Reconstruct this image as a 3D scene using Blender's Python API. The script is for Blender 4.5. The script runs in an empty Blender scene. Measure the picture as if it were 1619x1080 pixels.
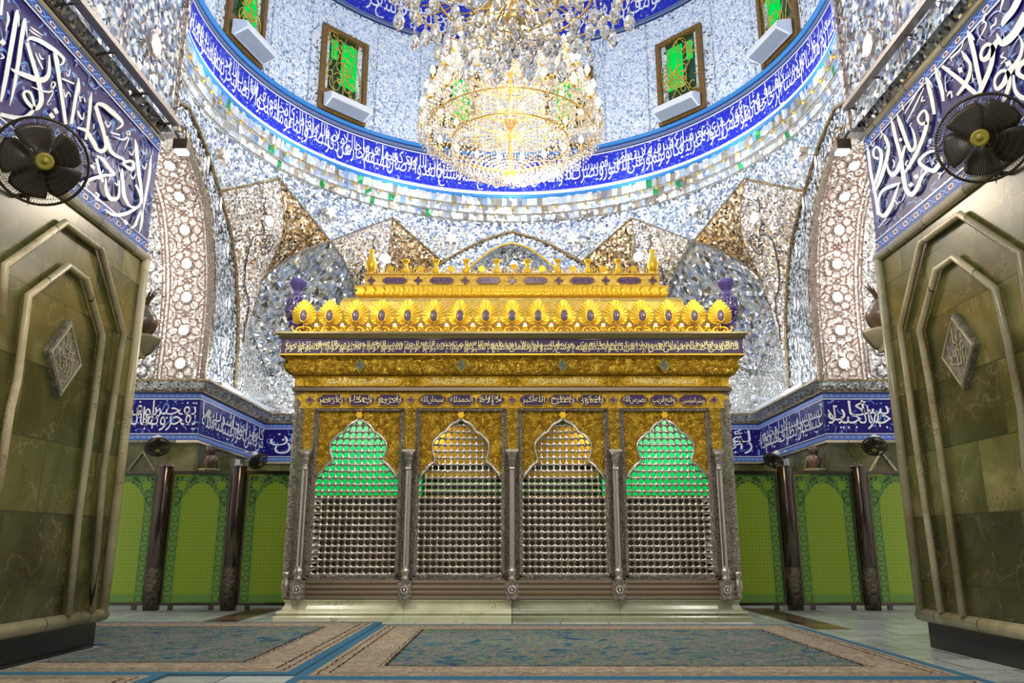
import bpy, math, random
from math import sin, cos, pi, radians as RD, sqrt
random.seed(7)
SC = bpy.context.scene
COL = SC.collection
# ------------------------------------------------------------------ camera
CAMZ = 0.95; FPX = 1250.0; PITCH = math.atan(320 / FPX)
cam = bpy.data.cameras.new('camera'); cam.sensor_width = 36.0; cam.lens = 36.0 * FPX / 1619.0
cam.clip_start = 0.05; cam.clip_end = 200
co = bpy.data.objects.new('camera', cam); COL.objects.link(co)
co.location = (0, 0, CAMZ); co.rotation_euler = (pi / 2 + PITCH, 0, 0); SC.camera = co
# ------------------------------------------------------------------ world, exposure
w = bpy.data.worlds.new('world'); SC.world = w; w.use_nodes = True
w.node_tree.nodes['Background'].inputs[0].default_value = (0.95, 0.93, 0.88, 1)
w.node_tree.nodes['Background'].inputs[1].default_value = WORLD = 0.55
SC.view_settings.view_transform = 'Standard'; SC.view_settings.look = 'None'
SC.view_settings.gamma = 1; SC.view_settings.use_curve_mapping = False
SC.view_settings.exposure = 0.18
SC.cycles.use_denoising = True
SC.cycles.max_bounces = 6; SC.cycles.diffuse_bounces = 3; SC.cycles.glossy_bounces = 4
SC.cycles.transparent_max_bounces = 12; SC.cycles.transmission_bounces = 3
SC.cycles.sample_clamp_indirect = 6; SC.cycles.caustics_reflective = False; SC.cycles.caustics_refractive = False
CY = 12.95; RR = 5.87; S = 5.95
def lamp(name, loc, power, color=(1, 1, 1), r=0.15, kind='POINT', rot=None, size=None, spot=None):
    l = bpy.data.lights.new(name, kind); l.energy = power; l.color = color
    if kind == 'AREA':
        l.shape = 'RECTANGLE'; l.size = size[0]; l.size_y = size[1]
    else: l.shadow_soft_size = r
    if spot: l.spot_size = spot; l.spot_blend = .6
    o = bpy.data.objects.new(name, l); COL.objects.link(o); o.location = loc
    if rot: o.rotation_euler = rot
    return o
# the chandelier's light, the lamps along the ring ledge, the cornice uplights, an added fill light in front
lamp('chandelier_light', (0, CY, 7.0), 330, (1, .84, .62), .5)
lamp('chandelier_light', (0, CY, 10.6), 560, (1, .93, .82), .6)
for k in range(12):
    a = RD(k * 30 + 0)
    lamp('ring_light', ((RR - .75) * sin(a), CY + (RR - .75) * cos(a), 9.28), 34, (.80, .90, 1), .12)
for sx in (-1, 1):
    lamp('cornice_light', (sx * 5.2, 16.0, 4.5), 24, (.9, .95, 1), .15)
    lamp('cornice_light', (sx * 4.6, 18.0, 4.6), 24, (.9, .95, 1), .15)
    lamp('arch_light', (sx * 7.6, 12.95, 6.0), 160, (1, .93, .84), .3)
    lamp('pier_light', (sx * 3.30, 8.45, 5.15), 4, (.9, .93, 1), .06)
lamp('front_fill_light', (0, 3.6, 6.6), 400, (1, .90, .72), 1.0)  # added fill, no lamp seen there; brightens piers and shrine front
for sx in (-1, 1): lamp('pier_floodlight_beam', (sx * 3.55, 8.0, 5.1), 250, (1, .93, .80), .08, 'SPOT', (RD(52), 0, sx * RD(48)), spot=RD(88))
lamp('shrine_roof_light', (.05, 12.3, 5.30), 45, (1, .92, .8), .06)
# ------------------------------------------------------------------ helpers
def V(*a): return a
def add(a, b): return (a[0] + b[0], a[1] + b[1], a[2] + b[2])
def sub(a, b): return (a[0] - b[0], a[1] - b[1], a[2] - b[2])
def mul(a, k): return (a[0] * k, a[1] * k, a[2] * k)
def cross(a, b): return (a[1] * b[2] - a[2] * b[1], a[2] * b[0] - a[0] * b[2], a[0] * b[1] - a[1] * b[0])
def ln(a): return sqrt(a[0] ** 2 + a[1] ** 2 + a[2] ** 2)
def nrm(a):
    l = ln(a) or 1e-9; return (a[0] / l, a[1] / l, a[2] / l)
def lerp(a, b, t): return tuple(a[i] + (b[i] - a[i]) * t for i in range(len(a)))
def resample(P, n):
    d = [0]
    for i in range(1, len(P)): d.append(d[-1] + sqrt(sum((P[i][k] - P[i - 1][k]) ** 2 for k in range(len(P[0])))))
    out = []; j = 0
    for i in range(n):
        s = d[-1] * i / (n - 1)
        while j < len(P) - 2 and d[j + 1] < s: j += 1
        t = (s - d[j]) / max(1e-9, d[j + 1] - d[j]); out.append(lerp(P[j], P[j + 1], min(1, max(0, t))))
    return out
def smooth(P, k=6, closed=False):
    out = []; n = len(P)
    for i in range(n if closed else n - 1):
        p0 = P[(i - 1) % n] if closed or i > 0 else P[0]; p1 = P[i]; p2 = P[(i + 1) % n]
        p3 = P[(i + 2) % n] if closed or i < n - 2 else P[-1]
        for j in range(k):
            t = j / k
            out.append(tuple(.5 * (2 * p1[c] + (p2[c] - p0[c]) * t + (2 * p0[c] - 5 * p1[c] + 4 * p2[c] - p3[c]) * t * t + (3 * p1[c] - p0[c] - 3 * p2[c] + p3[c]) * t ** 3) for c in range(len(p1))))
    if not closed: out.append(P[-1])
    return out
class MB:
    def __init__(s): s.v = []; s.f = []; s.uv = []; s.m = []
    def face(s, idx, uv=None, m=0): s.f.append(idx); s.uv.append(uv); s.m.append(m)
    def poly(s, pts, uv=None, m=0):
        b = len(s.v); s.v += [tuple(p) for p in pts]; s.face(list(range(b, b + len(pts))), uv, m)
    def box(s, c, d, rz=0, m=0, ax=None):
        X, Y, Z = ax or ((cos(rz), sin(rz), 0), (-sin(rz), cos(rz), 0), (0, 0, 1))
        b = len(s.v); h = (d[0] / 2, d[1] / 2, d[2] / 2)
        for i in (-1, 1):
            for j in (-1, 1):
                for k in (-1, 1):
                    s.v.append(add(c, add(add(mul(X, i * h[0]), mul(Y, j * h[1])), mul(Z, k * h[2]))))
        for q in ((0, 1, 3, 2), (4, 6, 7, 5), (0, 4, 5, 1), (2, 3, 7, 6), (0, 2, 6, 4), (1, 5, 7, 3)):
            s.face([b + i for i in q], None, m)
        return s
    def grid(s, fn, nu, nv, wrap=False, uvs=None, m=0):
        b = len(s.v)
        for i in range(nu + (0 if wrap else 1)):
            for j in range(nv + 1): s.v.append(tuple(fn(i / nu, j / nv)))
        W = nv + 1; N = nu if wrap else nu + 1
        for i in range(nu):
            for j in range(nv):
                a = b + i * W + j; c = b + ((i + 1) % N) * W + j
                uv = None
                if uvs: uv = [uvs(i / nu, j / nv), uvs((i + 1) / nu, j / nv), uvs((i + 1) / nu, (j + 1) / nv), uvs(i / nu, (j + 1) / nv)]
                s.face([a, c, c + 1, a + 1], uv, m)
        return s
    def tube(s, P, r, n=8, closed=False, caps=True, flat=1.0):
        b = len(s.v); N = len(P); up = None
        for i, p in enumerate(P):
            a = P[i - 1] if (i > 0 or closed) else p; c = P[(i + 1) % N] if (i < N - 1 or closed) else p
            t = nrm(sub(c, a))
            if up is None: up = (0, 0, 1) if abs(t[2]) < .9 else (1, 0, 0)
            x = nrm(cross(t, up)); y = cross(x, t); up = y
            rr = r[i] if isinstance(r, (list, tuple)) else r
            for k in range(n):
                q = 2 * pi * k / n; s.v.append(add(p, add(mul(x, cos(q) * rr), mul(y, sin(q) * rr * flat))))
        for i in range(N if closed else N - 1):
            for k in range(n):
                a = b + i * n; c = b + ((i + 1) % N) * n
                s.face([a + k, a + (k + 1) % n, c + (k + 1) % n, c + k])
        if caps and not closed:
            s.face([b + k for k in range(n)][::-1]); s.face([b + (N - 1) * n + k for k in range(n)])
        return s
    def lathe(s, prof, c=(0, 0, 0), n=16, ax=(0, 0, 1), flute=0, m=0):
        z = nrm(ax); x = nrm(cross(z, (0, 1, 0) if abs(z[1]) < .9 else (1, 0, 0))); y = cross(z, x); b = len(s.v)
        for (r, h) in prof:
            for k in range(n):
                q = 2 * pi * k / n; rr = r * (1 - flute * (k % 2))
                s.v.append(add(c, add(mul(z, h), add(mul(x, cos(q) * rr), mul(y, sin(q) * rr)))))
        for i in range(len(prof) - 1):
            for k in range(n):
                a = b + i * n; s.face([a + k, a + (k + 1) % n, a + n + (k + 1) % n, a + n + k], None, m)
        s.face([b + k for k in range(n)][::-1], None, m); s.face([b + (len(prof) - 1) * n + k for k in range(n)], None, m)
        return s
    def ball(s, c, r, n=8, sz=1.0, m=0):
        k = max(3, n // 2)
        return s.lathe([(max(1e-4, r * sin(pi * i / k)), -r * sz * cos(pi * i / k)) for i in range(k + 1)], c, n, m=m)
    def drop(s, c, r, h, n=6):   # faceted crystal, hangs from c
        b = len(s.v); s.v.append(c); s.v.append((c[0], c[1], c[2] - h))
        for k in range(n):
            q = 2 * pi * k / n; s.v.append((c[0] + r * cos(q), c[1] + r * sin(q), c[2] - h * .62))
        for k in range(n):
            s.face([b, b + 2 + k, b + 2 + (k + 1) % n]); s.face([b + 1, b + 2 + (k + 1) % n, b + 2 + k])
        return s
    def ribbon(s, P, wd, fn, flip=False):   # flat stroke through 2-D points with widths, mapped by fn(x, y)
        N = len(P); L = []
        for i in range(N):
            a = P[max(0, i - 1)]; c = P[min(N - 1, i + 1)]
            dx, dy = c[0] - a[0], c[1] - a[1]; l = sqrt(dx * dx + dy * dy) or 1e-9
            h = wd[i] / 2; L.append((fn(P[i][0] - dy / l * h, P[i][1] + dx / l * h), fn(P[i][0] + dy / l * h, P[i][1] - dx / l * h)))
        b = len(s.v)
        for a, c in L: s.v += [a, c]
        for i in range(N - 1): s.face([b + 2 * i, b + 2 * i + 1, b + 2 * i + 3, b + 2 * i + 2])
        return s
    def sweep(s, path, prof, closed=False, m=0, side=1, uvlen=True):   # prof [(off, z)], path [(x, y)]; off goes to the left of the path
        N = len(path); offs = []
        for i in range(N):
            a = path[i - 1] if (i > 0 or closed) else None; c = path[(i + 1) % N] if (i < N - 1 or closed) else None; p = path[i]
            ns = []
            for q, r in ((a, p), (p, c)):
                if q is not None and r is not None:
                    dx, dy = r[0] - q[0], r[1] - q[1]; l = sqrt(dx * dx + dy * dy) or 1e-9; ns.append((-dy / l * side, dx / l * side))
            if len(ns) == 1: offs.append(ns[0])
            else:
                mx, my = ns[0][0] + ns[1][0], ns[0][1] + ns[1][1]; l2 = mx * mx + my * my; offs.append((2 * mx / l2, 2 * my / l2))
        b = len(s.v); K = len(prof); d = [0]; vv = [0]
        for j in range(1, K): vv.append(vv[-1] + sqrt((prof[j][0] - prof[j - 1][0]) ** 2 + (prof[j][1] - prof[j - 1][1]) ** 2))
        for i in range(N):
            if i: d.append(d[-1] + sqrt((path[i][0] - path[i - 1][0]) ** 2 + (path[i][1] - path[i - 1][1]) ** 2))
            for (o, z) in prof: s.v.append((path[i][0] + offs[i][0] * o, path[i][1] + offs[i][1] * o, z))
        d.append(d[-1] + sqrt((path[0][0] - path[-1][0]) ** 2 + (path[0][1] - path[-1][1]) ** 2))
        T = vv[-1] or 1
        for i in range(N if closed else N - 1):
            for j in range(K - 1):
                a = b + i * K + j; c = b + ((i + 1) % N) * K + j
                s.face([a, c, c + 1, a + 1], [(d[i], vv[j] / T), (d[i + 1], vv[j] / T), (d[i + 1], vv[j + 1] / T), (d[i], vv[j + 1] / T)], m)
        return s
    def data(s, name, mats, smooth=False):
        me = bpy.data.meshes.new(name); me.from_pydata(s.v, [], s.f)
        for mt in (mats if isinstance(mats, (list, tuple)) else [mats]): me.materials.append(mt)
        if any(u for u in s.uv):
            ul = me.uv_layers.new(name='UVMap'); i = 0
            for f, u in zip(s.f, s.uv):
                for k in range(len(f)):
                    if u: ul.data[i].uv = u[k]
                    i += 1
        if any(s.m): me.polygons.foreach_set('material_index', s.m)
        if smooth: me.polygons.foreach_set('use_smooth', [True] * len(me.polygons))
        me.update(); return me
    def build(s, name, mats, parent=None, smooth=False):
        o = bpy.data.objects.new(name, s.data(name, mats, smooth)); COL.objects.link(o)
        if parent: o.parent = parent
        return o
def tag(o, label=None, cat=None, group=None, kind=None):
    if label: o['label'] = label
    if cat: o['category'] = cat
    if group: o['group'] = group
    if kind: o['kind'] = kind
    return o
def empty(name, loc=(0, 0, 0), rz=0):
    o = bpy.data.objects.new(name, None); COL.objects.link(o); o.location = loc; o.rotation_euler = (0, 0, rz); o.empty_display_size = .1
    return o
def kids(o): return [c for c in bpy.data.objects if c.parent == o]
KC = {}
def snap(o):    # remember the tree of a finished prototype
    KC[o.name] = [(c, [(g, []) for g in kids(c)]) for c in kids(o)]
def dup(o, loc=None, rot=None, scale=None, label=None, group=None):
    r = o.copy(); COL.objects.link(r)
    if loc is not None: r.location = loc
    if rot is not None: r.rotation_euler = rot
    if scale is not None: r.scale = scale
    if label: r['label'] = label
    if group: r['group'] = group
    for c, gs in KC.get(o.name, []):
        d = c.copy(); COL.objects.link(d); d.parent = r
        for g, _ in gs:
            e = g.copy(); COL.objects.link(e); e.parent = d
    return r
def struct(name, mb, mat, parent=None, smooth=False):
    o = mb.build(name, mat, parent, smooth)
    if not parent: o['kind'] = 'structure'
    return o
# ------------------------------------------------------------------ materials
class NT:
    def __init__(s, name):
        s.mat = bpy.data.materials.new(name); s.mat.use_nodes = True; s.t = s.mat.node_tree; s.t.nodes.clear()
        s.out = s.t.nodes.new('ShaderNodeOutputMaterial'); s._uv = s._ob = None
    def n(s, typ, **k):
        x = s.t.nodes.new('ShaderNode' + typ)
        for a, b in k.items(): setattr(x, a, b)
        return x
    def put(s, sock, v):
        if isinstance(v, bpy.types.NodeSocket): s.t.links.new(v, sock)
        elif v is not None:
            if isinstance(v, (tuple, list)) and len(v) == 3 and sock.type == 'RGBA': v = (*v, 1)
            sock.default_value = v
    def m(s, op, a, b=None, c=None, clamp=False):
        x = s.n('Math', operation=op, use_clamp=clamp)
        s.put(x.inputs[0], a)
        if b is not None: s.put(x.inputs[1], b)
        if c is not None: s.put(x.inputs[2], c)
        return x.outputs[0]
    def vm(s, op, a, b=None, sc=None):
        x = s.n('VectorMath', operation=op); s.put(x.inputs[0], a)
        if b is not None: s.put(x.inputs[1], b)
        if sc is not None: s.put(x.inputs['Scale'], sc)
        return x.outputs['Value'] if op in ('LENGTH', 'DISTANCE', 'DOT_PRODUCT') else x.outputs[0]
    def uv(s):
        if not s._uv: s._uv = s.n('TexCoord').outputs['UV']
        return s._uv
    def ob(s):
        if not s._ob: s._ob = s.n('TexCoord').outputs['Object']
        return s._ob
    def xyz(s, v):
        x = s.n('SeparateXYZ'); s.put(x.inputs[0], v); return x.outputs
    def comb(s, a, b, c=0.0):
        x = s.n('CombineXYZ'); s.put(x.inputs[0], a); s.put(x.inputs[1], b); s.put(x.inputs[2], c); return x.outputs[0]
    def noise(s, vec, sc, det=3, rough=.55, dist=0.0):
        x = s.n('TexNoise'); s.put(x.inputs['Vector'], vec); x.inputs['Scale'].default_value = sc; x.inputs['Detail'].default_value = det
        x.inputs['Roughness'].default_value = rough; x.inputs['Distortion'].default_value = dist; return x.outputs
    def vor(s, vec, sc, feat='F1', rnd=1.0, dist=None):
        x = s.n('TexVoronoi', feature=feat)
        if dist: x.distance = dist
        s.put(x.inputs['Vector'], vec); x.inputs['Scale'].default_value = sc; x.inputs['Randomness'].default_value = rnd; return x.outputs
    def ramp(s, f, stops, interp='LINEAR'):
        x = s.n('ValToRGB'); x.color_ramp.interpolation = interp; e = x.color_ramp.elements
        while len(e) < len(stops): e.new(.5)
        for i, (p, c) in enumerate(stops):
            e[i].position = p; e[i].color = (*c, 1) if len(c) == 3 else c
        s.put(x.inputs[0], f); return x.outputs[0]
    def mix(s, f, a, b, bt='MIX'):
        x = s.n('Mix', data_type='RGBA', blend_type=bt); s.put(x.inputs[0], f); s.put(x.inputs[6], a); s.put(x.inputs[7], b); return x.outputs[2]
    def bump(s, h, st=.5, d=.02, nor=None):
        x = s.n('Bump'); x.inputs['Strength'].default_value = st; x.inputs['Distance'].default_value = d; s.put(x.inputs['Height'], h)
        if nor: s.put(x.inputs['Normal'], nor)
        return x.outputs[0]
    def bsdf(s, col, rough=.5, metal=0.0, nor=None, emit=None, es=0, spec=None, alpha=None, trans=None, coat=None):
        x = s.n('BsdfPrincipled'); s.put(x.inputs['Base Color'], col); s.put(x.inputs['Roughness'], rough); s.put(x.inputs['Metallic'], metal)
        if nor: s.put(x.inputs['Normal'], nor)
        if emit is not None: s.put(x.inputs['Emission Color'], emit); s.put(x.inputs['Emission Strength'], es)
        if spec is not None: s.put(x.inputs['Specular IOR Level'], spec)
        if alpha is not None: s.put(x.inputs['Alpha'], alpha)
        if trans is not None: s.put(x.inputs['Transmission Weight'], trans)
        if coat is not None: s.put(x.inputs['Coat Weight'], coat)
        return x.outputs[0]
    def done(s, sh): s.t.links.new(sh, s.out.inputs[0]); return s.mat
def plain(name, col, rough=.5, metal=0.0, **k):
    t = NT(name); return t.done(t.bsdf(col, rough, metal, **k))
def mosaic(name, stops, scale=22, jit=.9, metal=.7, lines=None, rnd=1.0, big=None):
    """cut-mirror mosaic: every chip has its own tint and its own tilt"""
    t = NT(name); p = t.ob(); v = t.vor(p, scale, rnd=rnd); c = t.xyz(v['Color'])
    col = t.ramp(c[0], stops)
    if lines:
        for (sc, wd, lc) in lines:
            e = t.vor(p, sc, 'DISTANCE_TO_EDGE')['Distance']
            col = t.mix(t.m('LESS_THAN', e, wd), col, lc)
    geo = t.n('NewGeometry').outputs['Normal']
    off = t.vm('SCALE', t.vm('SUBTRACT', v['Color'], (.5, .5, .5)), sc=jit)
    nor = t.vm('NORMALIZE', t.vm('ADD', geo, off))
    mt = t.m('MULTIPLY', t.m('GREATER_THAN', c[2], 1 - metal), .96)
    return t.done(t.bsdf(col, .16, mt, nor, spec=.8))
W_ = (.93, .96, 1.0)
M = {}
M['mosaic_blue'] = mosaic('pale_blue_mirror_mosaic', [(0, (.30, .38, .50)), (.25, (.62, .74, .90)), (.6, (.84, .91, 1)), (1, (1, 1, 1))], 20, .8, .55, [(3.2, .012, (.25, .32, .42))])
M['mosaic_drum'] = mosaic('drum_mirror_mosaic', [(0, (.50, .64, .88)), (.3, (.66, .79, .98)), (.7, (.80, .89, 1)), (1, (1, 1, 1))], 24, .5, .18, [(2.1, .010, (.26, .34, .48)), (3.7, .010, (.46, .56, .72))])
M['mosaic_silver'] = mosaic('silver_mirror_mosaic', [(0, (.28, .25, .24)), (.25, (.60, .58, .56)), (.6, (.85, .85, .86)), (1, (1, 1, 1))], 27, .8, .55)
M['mosaic_warm'] = mosaic('warm_mirror_mosaic', [(0, (.22, .17, .13)), (.3, (.55, .47, .42)), (.6, (.85, .80, .75)), (1, (1, .98, .95))], 26, .8, .55)
M['mosaic_brown_and_reflection'] = mosaic('brown_and_gold_reflection_mosaic', [(0, (.08, .05, .03)), (.35, (.26, .17, .09)), (.7, (.58, .42, .22)), (1, (.92, .82, .66))], 19, .6, .5, rnd=.3)  # own colour of the speckled band; on the kites a painted reflection
M['mosaic_lower'] = mosaic('white_mirror_mosaic', [(0, (.38, .40, .40)), (.3, (.70, .73, .73)), (.6, (.90, .93, .93)), (1, (1, 1, 1))], 27, .9, .55)
M['mosaic_soffit'] = mosaic('rosy_mirror_mosaic', [(0, (.40, .34, .32)), (.3, (.72, .66, .63)), (.7, (.95, .90, .84)), (1, (1, 1, 1))], 30, .5, .25)
def facet_mat():
    t = NT('faceted_mirror'); a = t.n('Attribute', attribute_name='fc').outputs['Color']
    g = t.n('NewGeometry').outputs['Normal']; v = t.vor(t.ob(), 9)
    nor = t.vm('NORMALIZE', t.vm('ADD', g, t.vm('SCALE', t.vm('SUBTRACT', v['Color'], (.5, .5, .5)), sc=.5)))
    return t.done(t.bsdf(a, .12, .55, nor, spec=.8))
M['facet'] = facet_mat()
def tile_blue(name, vine=True, base=(.013, .008, .155), sc=1.0, lt=(.16, .33, .78)):
    t = NT(name); p = t.ob(); col = base
    n = t.noise(p, 2.0 * sc, 2, .5, .3)['Fac']
    if vine:
        a = t.m('ABSOLUTE', t.m('SUBTRACT', t.m('FRACT', t.m('MULTIPLY', n, 7)), .5))
        gate = t.m('GREATER_THAN', t.noise(p, 6.5 * sc, 1)['Fac'], .50)
        col = t.mix(t.m('MULTIPLY', t.m('LESS_THAN', a, .055), gate), base, lt)
        lf = t.vor(p, 9 * sc); col = t.mix(t.m('LESS_THAN', lf['Distance'], .17), col, lt)
    return t.done(t.bsdf(col, .35, 0, spec=.2))
M['tile'] = tile_blue('cobalt_tile')
M['tile_ring'] = tile_blue('ring_cobalt_tile', base=(.018, .028, .50), sc=1.6, lt=(.25, .36, .85))
def border(name, per, bg, ring, mid, edge):
    t = NT(name); u = t.xyz(t.uv()); f = t.m('SUBTRACT', t.m('FRACT', t.m('DIVIDE', u[0], per)), .5)
    y = t.m('SUBTRACT', u[1], .5)
    d = t.m('SQRT', t.m('ADD', t.m('POWER', t.m('MULTIPLY', f, 2.2), 2), t.m('POWER', t.m('MULTIPLY', y, 2.2), 2)))
    # chain of leaves
    wv = t.m('MULTIPLY', t.m('SINE', t.m('MULTIPLY', t.m('DIVIDE', u[0], per), 2 * pi)), .22)
    ch = t.m('LESS_THAN', t.m('ABSOLUTE', t.m('SUBTRACT', t.m('ABSOLUTE', y), t.m('ABSOLUTE', wv))), .05)
    col = t.mix(ch, bg, (.30, .48, .92))
    col = t.mix(t.m('LESS_THAN', d, .62), col, (.02, .03, .22))
    col = t.mix(t.m('LESS_THAN', d, .50), col, ring)
    col = t.mix(t.m('LESS_THAN', d, .28), col, mid)
    ay = t.m('ABSOLUTE', y)
    col = t.mix(t.m('GREATER_THAN', ay, .36), col, (.02, .03, .25))
    col = t.mix(t.m('GREATER_THAN', ay, .42), col, edge)
    return t.done(t.bsdf(col, .4, 0, spec=.2))
M['border'] = border('chain_border_tile', .21, (.035, .10, .50), (.85, .84, .86), (.22, .05, .08), (.10, .26, .70))
M['border_small'] = border('small_chain_border_tile', .11, (.05, .12, .55), (.55, .68, .95), (.04, .06, .38), (.10, .24, .70))
M['rope'] = border('rope_border_tile', .09, (.02, .03, .07), (.30, .36, .48), (.02, .03, .06), (.03, .04, .10))
M['white_glaze'] = plain('white_glaze', (.86, .87, .93), .2, spec=.6)
M['ivory'] = plain('ivory_letters', (.93, .95, 1), .3)
M['sky_blue'] = plain('sky_blue_glaze', (.035, .22, .58), .35, spec=.3)
M['deep_blue'] = plain('deep_blue_glaze', (.02, .03, .22), .2, spec=.6)
def onyx(name, a, b, c, tile=(.86, .60), vein=(.50, .46, .28), use_uv=True, rough=.24, dark=1.0):
    t = NT(name); p = t.ob(); u = t.uv() if use_uv else p
    br = t.n('TexBrick'); br.offset = .5; t.put(br.inputs['Vector'], u); br.inputs['Color1'].default_value = (0, 0, 0, 1); br.inputs['Color2'].default_value = (1, 1, 1, 1)
    br.inputs['Mortar'].default_value = (.5, .5, .5, 1); br.inputs['Scale'].default_value = 1; br.inputs['Mortar Size'].default_value = .006
    br.inputs['Brick Width'].default_value = tile[0]; br.inputs['Row Height'].default_value = tile[1]; br.inputs['Mortar Smooth'].default_value = 0
    k = t.xyz(br.outputs['Color'])[0]
    off = t.vm('ADD', p, t.comb(t.m('MULTIPLY', k, 7.3), t.m('MULTIPLY', k, 3.1), 0))
    n1 = t.noise(off, 1.3, 6, .6, .8)['Fac']; n2 = t.noise(off, 4.5, 6, .65, 1.5)['Fac']; n3 = t.noise(off, 2.1, 4, .5, 2.5)['Fac']
    col = t.ramp(n1, [(.3, a), (.5, b), (.7, c)])
    col = t.mix(t.m('MULTIPLY', t.m('SUBTRACT', k, .5), .5), col, mul(b, .55)) if False else t.mix(dark, col, t.ramp(k, [(0, (.45, .48, .45)), (.35, (.8, .82, .75)), (.7, (1.15, 1.12, 1.05)), (1, (1.9, 1.75, 1.7))]), 'MULTIPLY')
    vv = t.m('ABSOLUTE', t.m('SUBTRACT', n3, .5)); col = t.mix(t.m('MULTIPLY', t.m('LESS_THAN', vv, .003), .12), col, vein)
    col = t.mix(t.m('MULTIPLY', t.m('GREATER_THAN', n2, .66), .22), col, vein)
    cr_ = t.vor(t.vm('ADD', off, t.vm('SCALE', t.noise(off, 2.2, 4, .6)['Color'], sc=.9)), 1.1, 'DISTANCE_TO_EDGE')['Distance']
    col = t.mix(t.m('MULTIPLY', t.m('LESS_THAN', cr_, .010), .16), col, vein); col = t.mix(t.m('MULTIPLY', t.m('LESS_THAN', t.m('ABSOLUTE', t.m('SUBTRACT', cr_, .03)), .004), .5), col, (.12, .06, .02))
    rs = t.noise(off, .9, 5, .6, 1.2)['Fac']; col = t.mix(t.m('MULTIPLY', t.m('SUBTRACT', rs, .60, clamp=True), 3.2, clamp=True), col, (.32, .17, .05))
    col = t.mix(br.outputs['Fac'], col, (.05, .05, .025))
    return t.done(t.bsdf(col, rough, 0, spec=.55))
M['onyx'] = onyx('green_onyx', (.050, .054, .013), (.105, .106, .030), (.22, .205, .085))
M['onyx_rail'] = onyx('honey_onyx_moulding', (.30, .25, .13), (.48, .43, .28), (.62, .56, .40), tile=(.7, .7), use_uv=False, vein=(.20, .10, .04))
M['plinth'] = onyx('pale_green_marble', (.44, .45, .28), (.60, .61, .42), (.70, .70, .52), tile=(50, 50), vein=(.20, .20, .12), use_uv=False)
M['floor'] = onyx('pale_marble_floor', (.44, .48, .46), (.60, .65, .62), (.74, .78, .75), tile=(.6, .6), vein=(.30, .32, .30), use_uv=False, rough=.22, dark=.28)
M['brown_marble'] = onyx('brown_marble', (.06, .035, .02), (.12, .07, .04), (.18, .12, .07), tile=(.6, .6), use_uv=False)
M['black_stone'] = plain('black_granite', (.012, .012, .012), .2)
def goldr(name, sc, st, dark=(.30, .16, .01), lite=(.92, .60, .06), rough=.3, metal=.85, d=.03):
    t = NT(name); p = t.ob(); n = t.noise(p, sc, 3, .6, 1.6)['Fac']; v = t.vor(p, sc * 1.1, 'SMOOTH_F1')['Distance']
    h = t.m('ADD', t.m('MULTIPLY', t.m('SINE', t.m('MULTIPLY', n, 26)), .35), v)
    col = t.mix(t.ramp(h, [(.15, (0, 0, 0)), (.75, (1, 1, 1))]), dark, lite)  # relief shading put into the colour: hollows darker, raised parts lighter
    return t.done(t.bsdf(col, rough, metal, t.bump(h, st, d)))
M['gold'] = plain('gold', (1.0, .61, .05), .30, .70)
M['gold_dull'] = plain('chandelier_gold', (.62, .42, .12), .35, .9)
M['gold_relief'] = goldr('gold_relief', 11, 1.0, (.50, .26, .012), (1.0, .68, .07), .30, .55, d=.05)
M['gold_fine'] = goldr('gold_chased', 26, .6, (.55, .31, .015), (.98, .66, .08), .34, .5, d=.014)
M['gold_soft'] = goldr('gold_sheet', 30, .25, (.55, .34, .05), (.88, .60, .14), .38, .75, .01)
M['gold_bright'] = plain('bright_gold_lettering', (1.0, .88, .42), .35, .2)
M['silver'] = plain('silver', (.66, .59, .52), .25, .92)
M['silver_dark'] = goldr('silver_filigree', 38, 1.0, (.16, .13, .10), (.74, .66, .57), .3, .95, .012)
M['bronze_rail'] = plain('bronze_silver_rail', (.42, .34, .25), .22, .95)
M['ledge'] = plain('dull_brass_ledge', (.34, .29, .15), .28, .9)
def enamel(name, base=(.05, .025, .16), lt=(.55, .45, .50), sc=30):
    t = NT(name); p = t.ob(); v = t.vor(p, sc)['Distance']; n = t.noise(p, sc * .7, 2, .5, 1.0)['Fac']
    l = t.m('ABSOLUTE', t.m('SUBTRACT', t.m('FRACT', t.m('MULTIPLY', n, 6)), .5))
    col = t.mix(t.m('LESS_THAN', l, .10), base, lt); col = t.mix(t.m('LESS_THAN', v, .16), col, (.60, .30, .28))
    return t.done(t.bsdf(col, .25, 0, spec=.6))
M['enamel'] = enamel('violet_enamel', (.06, .02, .15), (.38, .25, .22), 34)
M['enamel_frieze'] = plain('violet_blue_enamel', (.030, .010, .085), .4)
M['enamel_frieze2'] = enamel('violet_blue_enamel_scrolls', (.055, .020, .20), (.28, .17, .14), 40)
M['enamel_vase'] = enamel('vase_enamel', (.03, .02, .16), (.45, .33, .42), 13)
M['enamel_oval'] = enamel('oval_enamel', (.10, .06, .12), (.55, .42, .38), 40)
M['enamel_green'] = enamel('green_enamel', (.05, .07, .04), (.22, .26, .16), 30)
M['lilac'] = plain('lilac_enamel', (.16, .12, .42), .3)
def emis(name, col, st):
    t = NT(name); e = t.n('Emission'); t.put(e.inputs[0], col); e.inputs[1].default_value = st; return t.done(e.outputs[0])
M['lamp'] = emis('lit_lamp', (.92, .96, 1), 6)
M['lamp_soft'] = emis('lit_mirror_lamp', (.95, .98, 1), 2.6)
M['bulb'] = emis('warm_bulb', (1, .80, .52), 14)
M['bulb_small'] = emis('small_warm_bulb', (1, .74, .42), 25)
M['led'] = emis('white_led', (.85, .93, 1), 2.6)
M['green_pane'] = emis('lit_green_pane', (.0, .62, .08), 1.1)
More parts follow.
